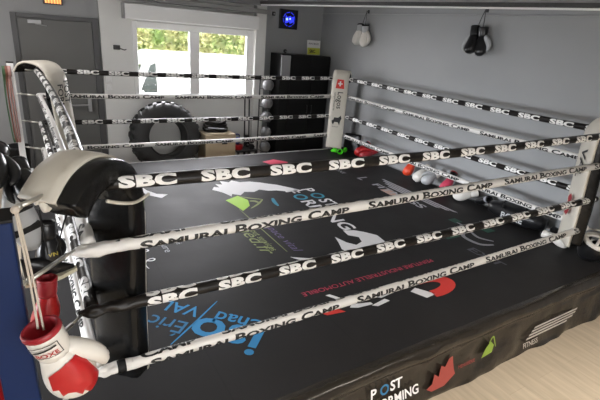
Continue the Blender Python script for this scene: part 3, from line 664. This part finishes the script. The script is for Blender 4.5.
# ------------------------------------------------------------------ boxing gloves
def glove(label, loc, rot, body='gblack', thumb=None, cuff=None, trim=None, scale=1, side=1, group=None, logo=None, panel=None, fine=False):
    """cuff opening at the origin, fist towards -z, palm towards +y, thumb on the side"""
    thumb = thumb or body; cuff = cuff or body; trim = trim or cuff
    t = thing('boxing_glove', label, 'boxing glove', loc, rot, group, scale)
    n = 24 if fine else 16
    secs = [(-.085, 0, .042, .040), (-.105, 0, .044, .042), (-.13, .0, .052, .047), (-.16, .002, .062, .054), (-.195, .006, .068, .062), (-.225, .012, .067, .066), (-.255, .018, .058, .062), (-.278, .022, .040, .048), (-.292, .024, .016, .022)]
    rings = []
    for z, yc, rx, ry in secs:
        q = []
        for i in range(n):
            a = 2 * PI * i / n; ca, sa = math.cos(a), math.sin(a); e = .82
            q.append(Vector((rx * math.copysign(abs(ca) ** e, ca), yc + ry * math.copysign(abs(sa) ** e, sa), z)))
        rings.append(q)
    bm = bmesh.new(); loft(bm, rings); o = link('mitt', bm, body, t, smooth=True); o.modifiers.new('sub', 'SUBSURF').render_levels = 1
    # thumb
    pts = [(side * .026, .005, -.09), (side * .056, .016, -.13), (side * .080, .026, -.17), (side * .086, .040, -.215), (side * .074, .052, -.255)]
    bm = bmesh.new(); tube(bm, spline(pts, 10), [.026, .029, .030, .030, .029, .028, .026, .023, .018, .012, .003], 14); link('thumb', bm, thumb, t, smooth=True)
    # cuff, hollow
    prof = [(.030, -.06), (.036, -.02), (.041, -.004), (.046, 0), (.049, -.006), (.050, -.04), (.048, -.08), (.044, -.10)]
    bm = bmesh.new(); rg = [[Vector((r * math.cos(2 * PI * i / n), r * .92 * math.sin(2 * PI * i / n), z)) for i in range(n)] for r, z in prof]
    loft(bm, rg, True, True); link('cuff', bm, cuff, t, smooth=True)
    bm = bmesh.new(); rg = [[Vector((r * math.cos(2 * PI * i / n), r * .92 * math.sin(2 * PI * i / n), z)) for i in range(n)] for r, z in [(.0295, -.059), (.036, -.018), (.041, -.002), (.046, .003), (.0515, -.002), (.0525, -.012), (.0505, -.016)]]
    loft(bm, rg, False, False); link('cuff_binding', bm, trim, t, smooth=True)
    bm = bmesh.new(); bmesh.ops.create_circle(bm, cap_ends=True, radius=.03, segments=n, matrix=Matrix.Translation((0, 0, -.0585)) @ Matrix.Diagonal((1, .92, 1, 1))); link('lining', bm, 'blackm', t)
    def wrap(bm, zc, off=.0015, cy=0, ang0=-PI / 2):
        for v in bm.verts:
            z = zc + v.co.y
            # local radius of the glove at this height
            tab = [(-.04, 0, .0505, .0465)] + [(a, b, c, d_) for a, b, c, d_ in secs]
            for A, C in zip(tab, tab[1:]):
                if C[0] <= z <= A[0]: f = (A[0] - z) / (A[0] - C[0]); rx = A[2] + (C[2] - A[2]) * f; ry = A[3] + (C[3] - A[3]) * f; yc = A[1] + (C[1] - A[1]) * f; break
            else: rx, ry, yc = (.0505, .0465, 0) if z > -.04 else (.04, .04, .02)
            a = ang0 + v.co.x / rx; ca, sa = math.cos(a), math.sin(a); e = .82 if z < -.1 else .93
            v.co = Vector(((rx + off) * math.copysign(abs(ca) ** e, ca), yc + (ry + off) * math.copysign(abs(sa) ** e, sa), z))
        return bm
    if logo:
        bm = text_bm(logo[0], .03, .02, align='CENTER'); link('print', wrap(bm, -.19 if len(logo) < 3 else logo[2], .004), logo[1], t)
    return t, wrap
# near red and white glove hanging on the navy post
g, wrap = glove('red and white boxing glove with leaf print hanging beside the navy post', (-.190, -.445, .950), (math.radians(8), math.radians(-15), math.radians(-14)), 'gwhite', 'gwhite', 'gwhite', 'redd', 1.25, 1, fine=True)
def sphwrap(poly, zc, m, lb, off=.003, ang=-PI / 2, n=5):
    bm = flat_poly(bmesh.new(), poly)
    for k in range(n): bmesh.ops.subdivide_edges(bm, edges=[e for e in bm.edges if e.calc_length() > .012], cuts=1); bmesh.ops.triangulate(bm, faces=bm.faces[:])
    link('print', wrap(bm, zc, off, ang0=ang), m, g, smooth=True, label=lb)
sphwrap([(-.05, .05), (.0, .075), (.055, .075), (.07, -.02), (.075, -.085), (.02, -.09), (.0, -.04), (-.01, -.055), (-.02, -.03), (-.032, -.022), (-.045, -.03), (-.045, .0), (-.062, .0)], -.19, 'red', 'red patch', ang=-PI / 2 + .45)
sphwrap([(-.05, -.075), (-.02, -.09), (-.06, -.10), (-.10, -.05), (-.085, -.03)], -.19, 'red', 'red lower panel', ang=-PI / 2 - .1)
bm = bmesh.new()
for q in ([(-.038, .0), (.038, .0), (.038, .0025), (-.038, .0025)], [(-.038, -.045), (.038, -.045), (.038, -.0425), (-.038, -.0425)], [(-.038, -.045), (-.0355, -.045), (-.0355, .0025), (-.038, .0025)], [(.0355, -.045), (.038, -.045), (.038, .0025), (.0355, .0025)], [(-.03, -.014), (.03, -.006), (.03, -.012), (-.03, -.020)]):
    flat_poly(bm, q)
for k in range(2): bmesh.ops.subdivide_edges(bm, edges=[e for e in bm.edges if e.calc_length() > .012], cuts=1); bmesh.ops.triangulate(bm, faces=bm.faces[:])
link('print', wrap(bm, -.03, .0035), 'ink', g, label='black framed maker label')
bm = text_bm('BOXE', .022, .02, align='CENTER'); bmesh.ops.translate(bm, verts=bm.verts, vec=(0, -.04, 0)); link('print', wrap(bm, -.03, .0035), 'red', g, label='small red letters')
# cords it hangs on
bm = bmesh.new(); tube(bm, spline([(-.212, -.345, 1.345), (-.20, -.40, 1.12), (-.196, -.44, .945)], 12), .0038, 8); tube(bm, spline([(-.207, -.345, 1.345), (-.19, -.40, 1.12), (-.180, -.44, .935)], 12), .0038, 8); sphere(bm, (-.211, -.345, 1.345), .014)
o = link('cord', bm, 'string', g, smooth=True, label='cream double cord'); o.matrix_parent_inverse = Matrix.LocRotScale(g.location, g.rotation_euler, g.scale).inverted()
glove('red and white boxing glove hanging left of the navy post', (-.40, -.20, .76), (0, 0, math.radians(-60)), 'red', 'red', 'gwhite', 'redd', 1.1, -1)
glove('plain red boxing glove hanging behind the cream cords', (-.15, .03, .875), (math.radians(4), math.radians(4), math.radians(60)), 'red', 'red', 'redd', 'redd', .85, 1)
glove('shiny black boxing glove slung over the top of the navy post', (-.262, .20, 1.41), (math.radians(-80), 0, math.radians(-8)), 'gblack', scale=.9)
glove('black boxing glove lying lower behind the navy post top', (-.20, .17, 1.36), (math.radians(-62), 0, math.radians(12)), 'gblack', scale=.75, side=-1)
glove('black and gold boxing glove hanging between post and left ropes', (-.128, .14, 1.09), (math.radians(-6), math.radians(3), math.radians(20)), 'gblack', 'gblack', 'gblack', 'gblack', .78, 1, logo=('VN', 'gold'))
# grey pad and shoe
t = thing('shin_guard', 'pale grey shin guard hanging behind the navy post', 'shin guard', (-.185, .10, 1.0), (math.radians(5), math.radians(-14), math.radians(20)))
bm = bmesh.new(); rg = []
for i in range(11):
    f = i / 10; ww = .055 * math.sin(PI * (.12 + .80 * f)) + .01; rg.append([Vector((ww * math.cos(a), -.03 * math.sin(a) * (1 if math.sin(a) > 0 else .3), f * .28)) for a in [2 * PI * j / 14 for j in range(14)]])
loft(bm, rg); link('shell', bm, 'ggrey', t, smooth=True)
link('strap', B(-.058, .058, -.034, .012, .09, .12, .008), 'blackm', t); link('strap', B(-.056, .056, -.034, .012, .19, .215, .008), 'blackm', t)
t = thing('boxing_shoe', 'black boxing shoe with speckled off-white sole hanging by the navy post', 'shoe', (-.165, .10, .845), (math.radians(12), math.radians(-4), math.radians(10)))
bm = bmesh.new(); rg = []
for i in range(13):
    f = i / 12; x = -.07 + .20 * f; h_ = .10 * (1 - f) ** 1.4 + .035 * math.sin(PI * min(1, f * .9 + .1)); wd_ = .034 * math.sin(PI * (.18 + .74 * f))
    rg.append([Vector((x, wd_ * math.cos(a), max(0, (.5 + .5 * math.sin(a)) * (h_ + .02)))) for a in [2 * PI * j / 14 for j in range(14)]])
loft(bm, rg); link('upper', bm, 'gblack', t, smooth=True)
poly = [(-.075 + .215 * f, .036 * math.sin(PI * (.15 + .78 * f))) for f in [i / 12 for i in range(13)]]
poly = poly + [(a, -b) for a, b in poly[::-1]]
link('sole', prism(bmesh.new(), poly, -.02, 0, 'xy'), 'sole', t, label='speckled off-white sole')
bm = bmesh.new()
for k in range(4): tube(bm, [(.0 + .018 * k, -.02, .085 - .012 * k), (.004 + .018 * k, .02, .085 - .012 * k)], .003, 6)
link('laces', bm, 'white', t)
# bundle of cords and straps hanging off the near post
bm = bmesh.new(); tube(bm, spline([(-.145, -.02, 1.28), (-.142, .02, 1.12), (-.135, .06, .97)], 10), .003, 6); tube(bm, spline([(-.02, .02, 1.22), (-.06, .04, 1.12), (-.10, .06, .98)], 10), .0035, 6)
o = link('hanging_strap', bm, 'blackm', smooth=True); tag(o, 'thin black straps holding the black and gold glove', 'strap')
bm = bmesh.new(); bm2 = bmesh.new()
rg = []
for i in range(15):
    f = i / 14; c = Vector((-.155 + .07 * f, -.10 + .03 * f, 1.275 - .03 * f + .012 * math.sin(f * 9))); rr = .012 + .016 * math.sin(PI * f) + .004 * math.sin(f * 20)
    rg.append(ring_pts(c, Vector((1, .3, -.3)), rr, 12))
loft(bm, rg); o = link('hand_wrap', bm, 'cream', smooth=True); tag(o, 'crumpled cream hand wrap tied by the top of the navy post', 'hand wrap')

# glove pairs hanging on the right wall
def wall_pair(y, z, label_a, label_b, cols, hook_label, grp):
    t = thing('wall_hook', hook_label, 'hook', (XR, y, z))
    bm = bmesh.new(); tube(bm, [(0, 0, 0), (-.03, 0, 0), (-.045, 0, .015)], .006, 8); box(bm, -.008, 0, -.02, .02, -.03, .03, .002); link('prong', bm, 'dark', t)
    bm = bmesh.new()
    for dy in (-.03, .05): tube(bm, spline([(XR - .04, y, z), (XR - .05, y + dy * .6, z - .10), (XR - .06, y + dy, z - .205)], 8), .005, 6)
    o = link('glove_laces', bm, 'dark', smooth=True); tag(o, 'black laces hung over ' + ('the black wall gloves' if cols[0] == 'gblack' else 'the white wall gloves'), 'laces')
    glove(label_a, (XR - .085, y + .065, z - .20), (math.radians(6), math.radians(8), math.radians(80)), *cols, scale=1.2, side=1, logo=('S1', 'ink' if cols[0] != 'gblack' else 'white_p'))
    glove(label_b, (XR - .085, y - .06, z - .21), (math.radians(-3), math.radians(4), math.radians(110)), *cols, scale=1.2, side=-1, logo=('S1', 'ink' if cols[0] != 'gblack' else 'white_p'))
wall_pair(4.42, 2.40, 'white boxing glove hanging on the right wall, further of the pair', 'white boxing glove hanging on the right wall, nearer of the pair', ('gwhite', 'gwhite', 'ggrey', 'blackm'), 'black hook carrying the white gloves on the right wall', 'w')
wall_pair(2.06, 2.43, 'black boxing glove hanging on the right wall, left of the pair', 'black boxing glove hanging on the right wall, right of the pair', ('gblack', 'ggrey', 'gblack', 'gblack'), 'black hook carrying the black gloves on the right wall', 'b')
# gloves lying along the right edge of the canvas
R_ = math.radians
def lying(label, x, y, yaw, cols, scale=1, side=1, z=.062, roll=0, pitch=-90, **k):
    # pitch -90: fist points along +y before yaw
    return glove(label, (x, y, z), Matrix.Rotation(R_(yaw), 3, 'Z').to_4x4().to_euler() if False else (Matrix.Rotation(R_(yaw), 4, 'Z') @ Matrix.Rotation(R_(90), 4, 'X') @ Matrix.Rotation(R_(roll), 4, 'Z') @ Matrix.Rotation(R_(180), 4, 'X')).to_euler(), *cols, scale=scale, side=side, **k)
GA = 'boxing gloves resting along the right edge of the canvas'
def leaning(label, x, y, z, yaw, tilt, cols, scale=1.1, side=1, spin=0):
    """cuff up against the wall, fist down on the canvas"""
    return glove(label, (x, y, z), (Matrix.Rotation(R_(yaw), 4, 'Z') @ Matrix.Rotation(R_(tilt), 4, 'Y') @ Matrix.Rotation(R_(spin), 4, 'Z')).to_euler(), *cols, scale=scale, side=side, group=GA)
lying('bright green boxing glove on the canvas at the far corner pad', 4.53, 4.13, 160, ('green', 'green', 'gblack', 'green'), 1.05, z=.07, group=GA)
lying('bright green and blue boxing glove leaning behind its green twin', 4.66, 4.15, 195, ('green', 'bluel', 'gblack', 'green'), .95, -1, z=.09, group=GA)
leaning('red boxing glove lying against the right wall, nearest the black pads', 4.93, 3.86, .27, 0, 52, ('red', 'red', 'gblack', 'redd'), 1.1)
leaning('dull red boxing glove lying on the canvas, right of the far red pair', 4.93, 3.64, .20, -12, 66, ('redd', 'red', 'redd', 'redd'), 1.1, -1)
leaning('orange-faced black boxing glove on the canvas beside the white pair', 4.93, 2.74, .32, 20, 40, ('orange', 'gblack', 'gblack', 'orange'), 1.15)
leaning('white boxing glove on the canvas, left of the white pair', 4.92, 2.44, .26, 10, 58, ('gwhite', 'gwhite', 'gwhite', 'ggrey'), 1.15)
leaning('greyish boxing glove on the canvas, right of the white pair', 4.93, 2.22, .23, -5, 64, ('ggrey', 'ggrey', 'gwhite', 'ggrey'), 1.1, -1)
leaning('crimson-faced black boxing glove on the canvas by the right wall', 4.92, 1.97, .30, 15, 44, ('cpink', 'gblack', 'gblack', 'redd'), 1.15)
leaning('white boxing glove lying alone nearest the middle of the right wall', 4.92, 1.52, .16, -35, 74, ('gwhite', 'gwhite', 'gwhite', 'blackm'), 1.15, -1)
# dark kicking pad leaning by the far corner
t = thing('kick_pad', 'black kick pad leaning on the wall behind the green gloves', 'kick pad', (4.90, 4.30, .0), (0, R_(6), R_(35)))
link('cushion', B(-.05, .05, -.15, .15, 0.005, .34, .03, 3), 'gblack', t); bm = bmesh.new(); tube(bm, spline([(-.05, -.06, .22), (-.11, 0, .2), (-.05, .06, .22)], 8), .012, 8); link('handle', bm, 'blackm', t, smooth=True)
# kit bag
t = thing('kit_bag', 'black sports bag slumped on the canvas by the right wall', 'bag', (4.80, .86, 0), (0, 0, R_(-82)), scale=1.15)
bm = bmesh.new(); rg = []
for i in range(15):
    f = i / 14; s = math.sin(PI * (.1 + .8 * f)) ** .5
    rg.append([Vector((-.30 + .60 * f, .115 * s * math.cos(a) * (1 + .08 * noise.noise((f * 6, math.cos(a), math.sin(a)))), max(.003, .10 + .105 * s * math.sin(a) * (1 + .12 * noise.noise((f * 8, math.cos(a), 3 + math.sin(a))))))) for a in [2 * PI * j / 20 for j in range(20)]])
loft(bm, rg); link('body', bm, 'gblack', t, smooth=True)
bm = bmesh.new(); tube(bm, spline([(-.12, -.10, .15), (-.10, -.10, .24), (.10, -.10, .25), (.12, -.10, .15)], 14), .010, 8); link('handle', bm, 'blackm', t, smooth=True)
link('print', put(text_bm('BOXE', .09, .02, align='CENTER'), Matrix.Translation((0, -.128, .06)) @ Matrix.Rotation(PI / 2, 4, 'X')), 'ggrey', t)
bm = bmesh.new(); tube(bm, [(-.24, 0, .208), (-.1, 0, .211), (.1, 0, .211), (.24, 0, .208)], .005, 6); link('zip', bm, 'ggrey', t)
glove('black glove with green-grey cuff leaning on the kit bag', (4.82, 1.28, .16), (R_(-70), 0, R_(150)), 'gblack', 'gblack', 'cgrey', 'gblack', .95)
glove('white and grey boxing glove between the bag and the right corner pad', (4.68, .46, .07), (R_(-88), 0, R_(8)), 'gwhite', 'ggrey', 'gwhite', 'blackm', 1.0)
glove('black glove lying behind the white and grey glove', (4.89, .46, .07), (R_(-88), 0, R_(0)), 'gblack', 'gblack', 'gblack', 'gblack', 1.0)
# head guard by the right corner
t = thing('head_guard', 'black and silver padded head guard on the ring apron at the right corner', 'head guard', (4.65, -.09, .15), (R_(14), R_(-16), R_(20)), scale=1.12)
bm = bmesh.new(); rg = []
for i in range(24):
    a = R_(35 + 290 * i / 23); c = Vector((.105 * math.cos(a), .095 * math.sin(a), 0)); n_ = Vector((math.cos(a), math.sin(a), 0))
    rg.append([c + n_ * (.022 * math.cos(b)) + Vector((0, 0, .085 * math.sin(b) * (1 + .12 * math.sin(a * 3)))) for b in [2 * PI * j / 14 for j in range(14)]])
loft(bm, rg); link('shell', bm, 'gblack', t, smooth=True)
bm = bmesh.new(); torus(bm, (0, 0, .075), .098, .023, 30, 10); link('brow_band', bm, 'gwhite', t, smooth=True, label='silver brow band')
bm = bmesh.new(); tube(bm, spline([(-.10, 0, .08), (-.05, 0, .125), (.05, 0, .125), (.10, 0, .08)], 10), .013, 8); tube(bm, spline([(0, -.10, .08), (0, -.05, .122), (0, .05, .122), (0, .10, .08)], 10), .013, 8); link('crown_strap', bm, 'gwhite', t, smooth=True)
bm = bmesh.new()
for s in (-1, 1): sphere(bm, (.0, s * .112, -.01), .032, 1, .5, 1.3)
link('ear_pad', bm, 'ggrey', t, smooth=True)
glove('white boxing glove with black marks on the apron behind the right corner pad', (4.88, -.02, .10), (R_(-80), 0, R_(150)), 'gwhite', 'gwhite', 'gwhite', 'blackm', 1.05, -1, logo=('RX', 'ink'))

# ------------------------------------------------------------------ back of the room
# tractor tyre
TYR = .555; ty = 5.36
t = thing('tractor_tyre', 'huge black lugged tractor tyre leaning against the wall under the window', 'tyre', (1.83, ty, FL), (R_(-10), 0, 0), scale=1.06)
prof = [(.285, -.13), (.30, -.17), (.36, -.195), (.44, -.19), (.50, -.16), (.52, -.12), (.525, 0), (.52, .12), (.50, .16), (.44, .19), (.36, .195), (.30, .17), (.285, .13), (.30, 0)]
bm = bmesh.new(); n = 64; rg = []
for i in range(n):
    a = 2 * PI * i / n; rg.append([Vector((r * math.cos(a), y, TYR + .0 + r * math.sin(a))) for r, y in prof])
V = [[bm.verts.new(p) for p in q] for q in rg]
for i in range(n):
    for j in range(len(prof)): bm.faces.new((V[i][j], V[(i + 1) % n][j], V[(i + 1) % n][(j + 1) % len(prof)], V[i][(j + 1) % len(prof)]))
link('casing', bm, 'rubber', t, smooth=True)
bm = bmesh.new()
for k in range(24):
    for s in (-1, 1):
        a0 = 2 * PI * (k + (.5 if s > 0 else 0)) / 24
        pts = []
        for (r, y, da, hw) in [(.47, .175, .10, .030), (.525, .14, .07, .034), (.545, .07, .02, .034), (.545, .0, -.03, .034)]:
            pts.append((r, s * y, a0 + da, hw))
        rings = []
        for r, y, a, hw in pts:
            ri, ro = r - .03, r + .008; q = []
            for rr, dd in ((ri, -hw), (ro, -hw * .75), (ro, hw * .75), (ri, hw)):
                aa = a + dd / .55; q.append(Vector((rr * math.cos(aa), y, TYR + rr * math.sin(aa))))
            rings.append(q)
        loft(bm, rings)
link('tread_lugs', bm, 'rubber', t); t.children[-1]['kind'] = 'stuff'
bm = bmesh.new(); torus(bm, (0, -.172, TYR), .305, .012, 48, 8, 'y'); link('bead', bm, 'rubber', t, smooth=True)
# plywood box with black gear on top
t = thing('plyo_box', 'pale plywood jump box with hand slot beside the tractor tyre', 'box', (2.74, 5.50, FL))
bm = B(-.27, .29, -.22, .20, 0, .615, .006); link('body', bm, 'box', t)
link('hand_slot', B(.03, .13, -.224, -.2195, .44, .475, .001), 'blackm', t, label='dark hand slot')
t = thing('coiled_battle_rope', 'coiled dark battle rope heaped on top of the plywood box', 'rope', (2.72, 5.48, FL + .615))
bm = bmesh.new(); pts = []
for k in range(200):
    a = k / 200 * 2 * PI * 6; rr = .185 - .01 * math.sin(k * .09) - .035 * (k / 200) + .01 * noise.noise((k * .13, 0, 0)); pts.append((rr * 1.15 * math.cos(a), rr * .9 * math.sin(a), .024 + .185 * k / 200 + .012 * noise.noise((k * .2, 3, 0))))
tube(bm, pts, .021, 8); link('rope', bm, 'rope_b', t, smooth=True)
bm = bmesh.new(); tube(bm, spline([(-.17, -.10, .11), (-.05, -.22, .12), (.10, -.20, .10), (.2, -.05, .07)], 14), .009, 8); link('binding', bm, 'cgrey', t, smooth=True, label='paler binding')
# bars leaning by the column
for i, (x, lb) in enumerate([(3.36, 'black barbell bar leaning by the white column, left of two'), (3.45, 'black barbell bar leaning by the white column, right of two')]):
    t = thing('barbell_bar', lb, 'barbell bar', (x, 5.60, FL), (R_(-3), 0, 0))
    bm = bmesh.new(); tube(bm, [(0, 0, 0.0), (0, 0, 1.18)], .014, 12); link('shaft', bm, 'dark', t)
    bm = bmesh.new(); tube(bm, [(0, 0, .0), (0, 0, .22)], .025, 12); link('sleeve', bm, 'dark', t)
# little kettlebells, gloves
def kettle(label, x, y, z, m, s=1):
    t = thing('kettlebell', label, 'kettlebell', (x, y, z)); bm = bmesh.new(); sphere(bm, (0, 0, .085 * s), .085 * s, seg=20); link('bell', bm, m, t, smooth=True)
    bm = bmesh.new(); tube(bm, spline([(-.045 * s, 0, .14 * s), (-.06 * s, 0, .20 * s), (0, 0, .235 * s), (.06 * s, 0, .20 * s), (.045 * s, 0, .14 * s)], 14), .014 * s, 10); link('handle', bm, m, t, smooth=True)
# low shelf with dumbbells
t = thing('equipment_bench', 'low dark bench carrying small weights beside the plywood box', 'bench', (3.27, 5.46, FL))
link('top', B(-.19, .22, -.16, .16, .26, .29, .004), 'dark', t)
for sx in (-.16, .19):
    for sy in (-.13, .13): link('leg', B(sx - .015, sx + .015, sy - .015, sy + .015, 0, .26), 'dark', t)
kettle('blue kettlebell on the low bench', 3.14, 5.47, FL + .29 + .09, 'bluel', .8)
t = thing('weight_disc', 'red weight disc lying flat under the blue kettlebell', 'weight disc', (3.14, 5.45, FL + .29))
bm = bmesh.new(); bmesh.ops.create_cone(bm, cap_ends=True, segments=32, radius1=.10, radius2=.10, depth=.09, matrix=Matrix.Translation((0, 0, .045))); bmesh.ops.bevel(bm, geom=[e for e in bm.edges if abs(e.verts[0].co.z - e.verts[1].co.z) < 1e-4], offset=.012, segments=2, affect='EDGES'); link('disc', bm, 'red', t); bm = bmesh.new(); bmesh.ops.create_cone(bm, cap_ends=True, segments=20, radius1=.03, radius2=.03, depth=.006, matrix=Matrix.Translation((0, 0, .0905))); link('hub', bm, 'dark', t)
for i, (x, z, lb) in enumerate([(3.38, .0, 'black dumbbell on the low bench, lower of the stack'), (3.38, .125, 'black dumbbell on the low bench, upper of the stack')]):
    t = thing('dumbbell', lb, 'dumbbell', (x, 5.45, FL + .29 + z + .058))
    bm = bmesh.new(); tube(bm, [(0, -.10, 0), (0, .10, 0)], .014, 10); link('grip', bm, 'grey', t)
    for s in (-1, 1):
        bm = bmesh.new(); tube(bm, [(0, s * .07, 0), (0, s * .075, 0), (0, s * .13, 0), (0, s * .135, 0)], [.05, .057, .057, .05], 6); link('head', bm, 'gblack', t)
# ball rack
t = thing('ball_rack', 'slim dark upright rack holding grey medicine balls beside the lockers', 'rack', (3.70, 5.42, FL))
for x in (-.10, .12):
    link('upright', B(x - .010, x + .010, .12, .14, 0, 1.62, .003), 'dark', t)
zb = [1.045, .72, .46, .175, -.11]
for z in zb:
    bm = bmesh.new(); torus(bm, (0, 0, z - .088 - FL), .065, .006, 24, 8); tube(bm, [(-.07, .02, z - .075 - FL), (-.10, .09, z - .075 - FL)], .006, 6); tube(bm, [(.07, .02, z - .075 - FL), (.12, .09, z - .075 - FL)], .006, 6); link('cradle', bm, 'dark', t, smooth=True)
for i, z in enumerate(zb):
    lb = ['topmost', 'second from the top', 'middle', 'second from the bottom', 'lowest'][i]
    t = thing('medicine_ball', 'grey medicine ball with a red dot, %s on the rack' % lb, 'medicine ball', (3.70, 5.42, z), (0, 0, R_(25)), 'medicine balls on the rack')
    bm = bmesh.new(); sphere(bm, (0, 0, 0), .105, seg=28); link('ball', bm, 'ball', t, smooth=True)
    bm = bmesh.new(); bmesh.ops.create_circle(bm, cap_ends=True, radius=.022, segments=16); put(bm, Matrix.Translation((.06, -.087, .0)) @ Matrix.Rotation(R_(35), 4, 'Z') @ Matrix.Rotation(PI / 2, 4, 'X')); link('dot', bm, 'cred', t)
# black lockers
t = thing('locker', 'tall black locker in the far corner with a pale side', 'locker', (4.03, 5.40, FL))
link('body', B(-.12, .97, -.02, .38, 0, 2.02, .006), 'blackm', t)
link('door', B(.09, .55, -.04, -.021, .04, 2.0, .003), 'blackm', t); link('door', B(.56, .965, -.04, -.021, .04, 2.0, .003), 'blackm', t)
link('side_panel', B(-.11, .08, -.04, -.021, 1.62, 2.0, .003), 'grey', t, label='pale grey front panel')
for x in (.50, .60):
    bm = bmesh.new(); tube(bm, [(x, -.065, .95), (x, -.065, 1.1)], .007, 8); tube(bm, [(x, -.04, .95), (x, -.065, .95)], .005, 6); tube(bm, [(x, -.04, 1.1), (x, -.065, 1.1)], .005, 6); link('handle', bm, 'dark', t)
t = thing('webcam', 'small black webcam on top of the locker', 'camera', (4.02, 5.44, FL + 2.02)); link('foot', B(-.05, .05, -.03, .03, 0, .015, .004), 'dark', t); bm = sphere(bmesh.new(), (0, -.005, .05), .036); link('body', bm, 'gblack', t, smooth=True); bm = sphere(bmesh.new(), (0, -.036, .05), .012); link('lens', bm, 'grey', t, smooth=True)
t = thing('notice_card', 'white and yellow-green card standing on the locker', 'card', (4.80, 5.70, FL + 2.02), (R_(-6), 0, 0))
link('sheet', B(-.14, .16, -.004, .004, 0, .27), 'white', t); link('print', B(-.135, .155, -.006, -.0041, .005, .13), 'yellow', t, label='yellow-green lower half')
link('print', put(text_bm('SBC', .08, .03), Matrix.Translation((-.09, -.0065, .04)) @ Matrix.Rotation(PI / 2, 4, 'X')), 'ink', t, label='black lettering'); link('print', put(text_bm('INFO BOXE', .045, .01), Matrix.Translation((-.11, -.0065, .19)) @ Matrix.Rotation(PI / 2, 4, 'X')), 'frame', t, label='grey lettering')
# blue-lit timer
t = thing('wall_screen', 'black wall screen glowing blue high above the locker', 'screen', (4.24, YB, 2.20))
link('casing', B(-.19, .19, -.05, 0, -.17, .17, .008), 'gblack', t)
bm = bmesh.new()
for i in range(40):
    a = 2 * PI * i / 40
    if i % 5 == 4: continue
    rr = .12; box(bm, rr * math.cos(a) - .006, rr * math.cos(a) + .006, -.053, -.0505, rr * math.sin(a) - .006, rr * math.sin(a) + .006)
link('led_ring', bm, 'lamp_bl', t, label='ring of blue lights')
bm = bmesh.new(); [box(bm, -.075 + .03 * i, -.052 + .03 * i, -.052, -.0505, -.07 + .012 * ((i * 7) % 3), .06 - .01 * ((i * 5) % 3)) for i in range(6)]; link('display', bm, 'lamp_bl', t, label='blue display bars')
bm = bmesh.new(); sphere(bm, (-.045, -.052, .0), .024, 1, .2, 1); sphere(bm, (.02, -.052, .01), .018, 1, .2, 1); link('digits', bm, 'lamp_lb', t, label='pale blue bright spots')
t = thing('wall_sensor', 'small black sensor on the wall left of the blue screen', 'sensor', (3.93, YB, 2.27)); link('body', B(-.03, .03, -.035, 0, -.035, .035, .01), 'dark', t); bm = sphere(bmesh.new(), (0, -.036, 0), .015); link('lens', bm, 'grey', t, smooth=True)

# far left: skipping ropes on the pale post and a black bin
for i, (dx, m, lb) in enumerate([(-.075, 'gcord', 'dark green skipping rope, leftmost on the pale far post'), (-.05, 'brown', 'red-brown skipping rope on the pale far post'), (-.022, 'pinkc', 'pink skipping rope on the pale far post, beside the brown one')]):
    t = thing('skipping_rope', lb, 'skipping rope', (pb.location.x + dx, pb.location.y - .065, 1.33))
    bm = bmesh.new(); tube(bm, spline([(0, 0, 0), (-.012, -.01, -.4), (.0, -.01, -.85), (.012, 0, -.92), (.02, 0, -.85), (.014, 0, -.4), (.006, 0, 0)], 40), .008, 8); link('cord', bm, m, t, smooth=True)
    for s in (0, .014):
        bm = bmesh.new(); tube(bm, [(s, -.018, .0), (s, -.018, -.12)], .012, 8); link('handle', bm, m, t, smooth=True)
t = thing('waste_bin', 'black bin standing beside the far left corner post', 'bin', (-.30, 5.0, FL))
bm = bmesh.new(); loft(bm, [[Vector((r * math.cos(2 * PI * i / 24), r * math.sin(2 * PI * i / 24), z)) for i in range(24)] for r, z in ((.12, 0), (.15, .62), (.16, .63), (.16, .66), (.14, .66), (.11, .04))], True, True); link('body', bm, 'blackm', t, smooth=True)
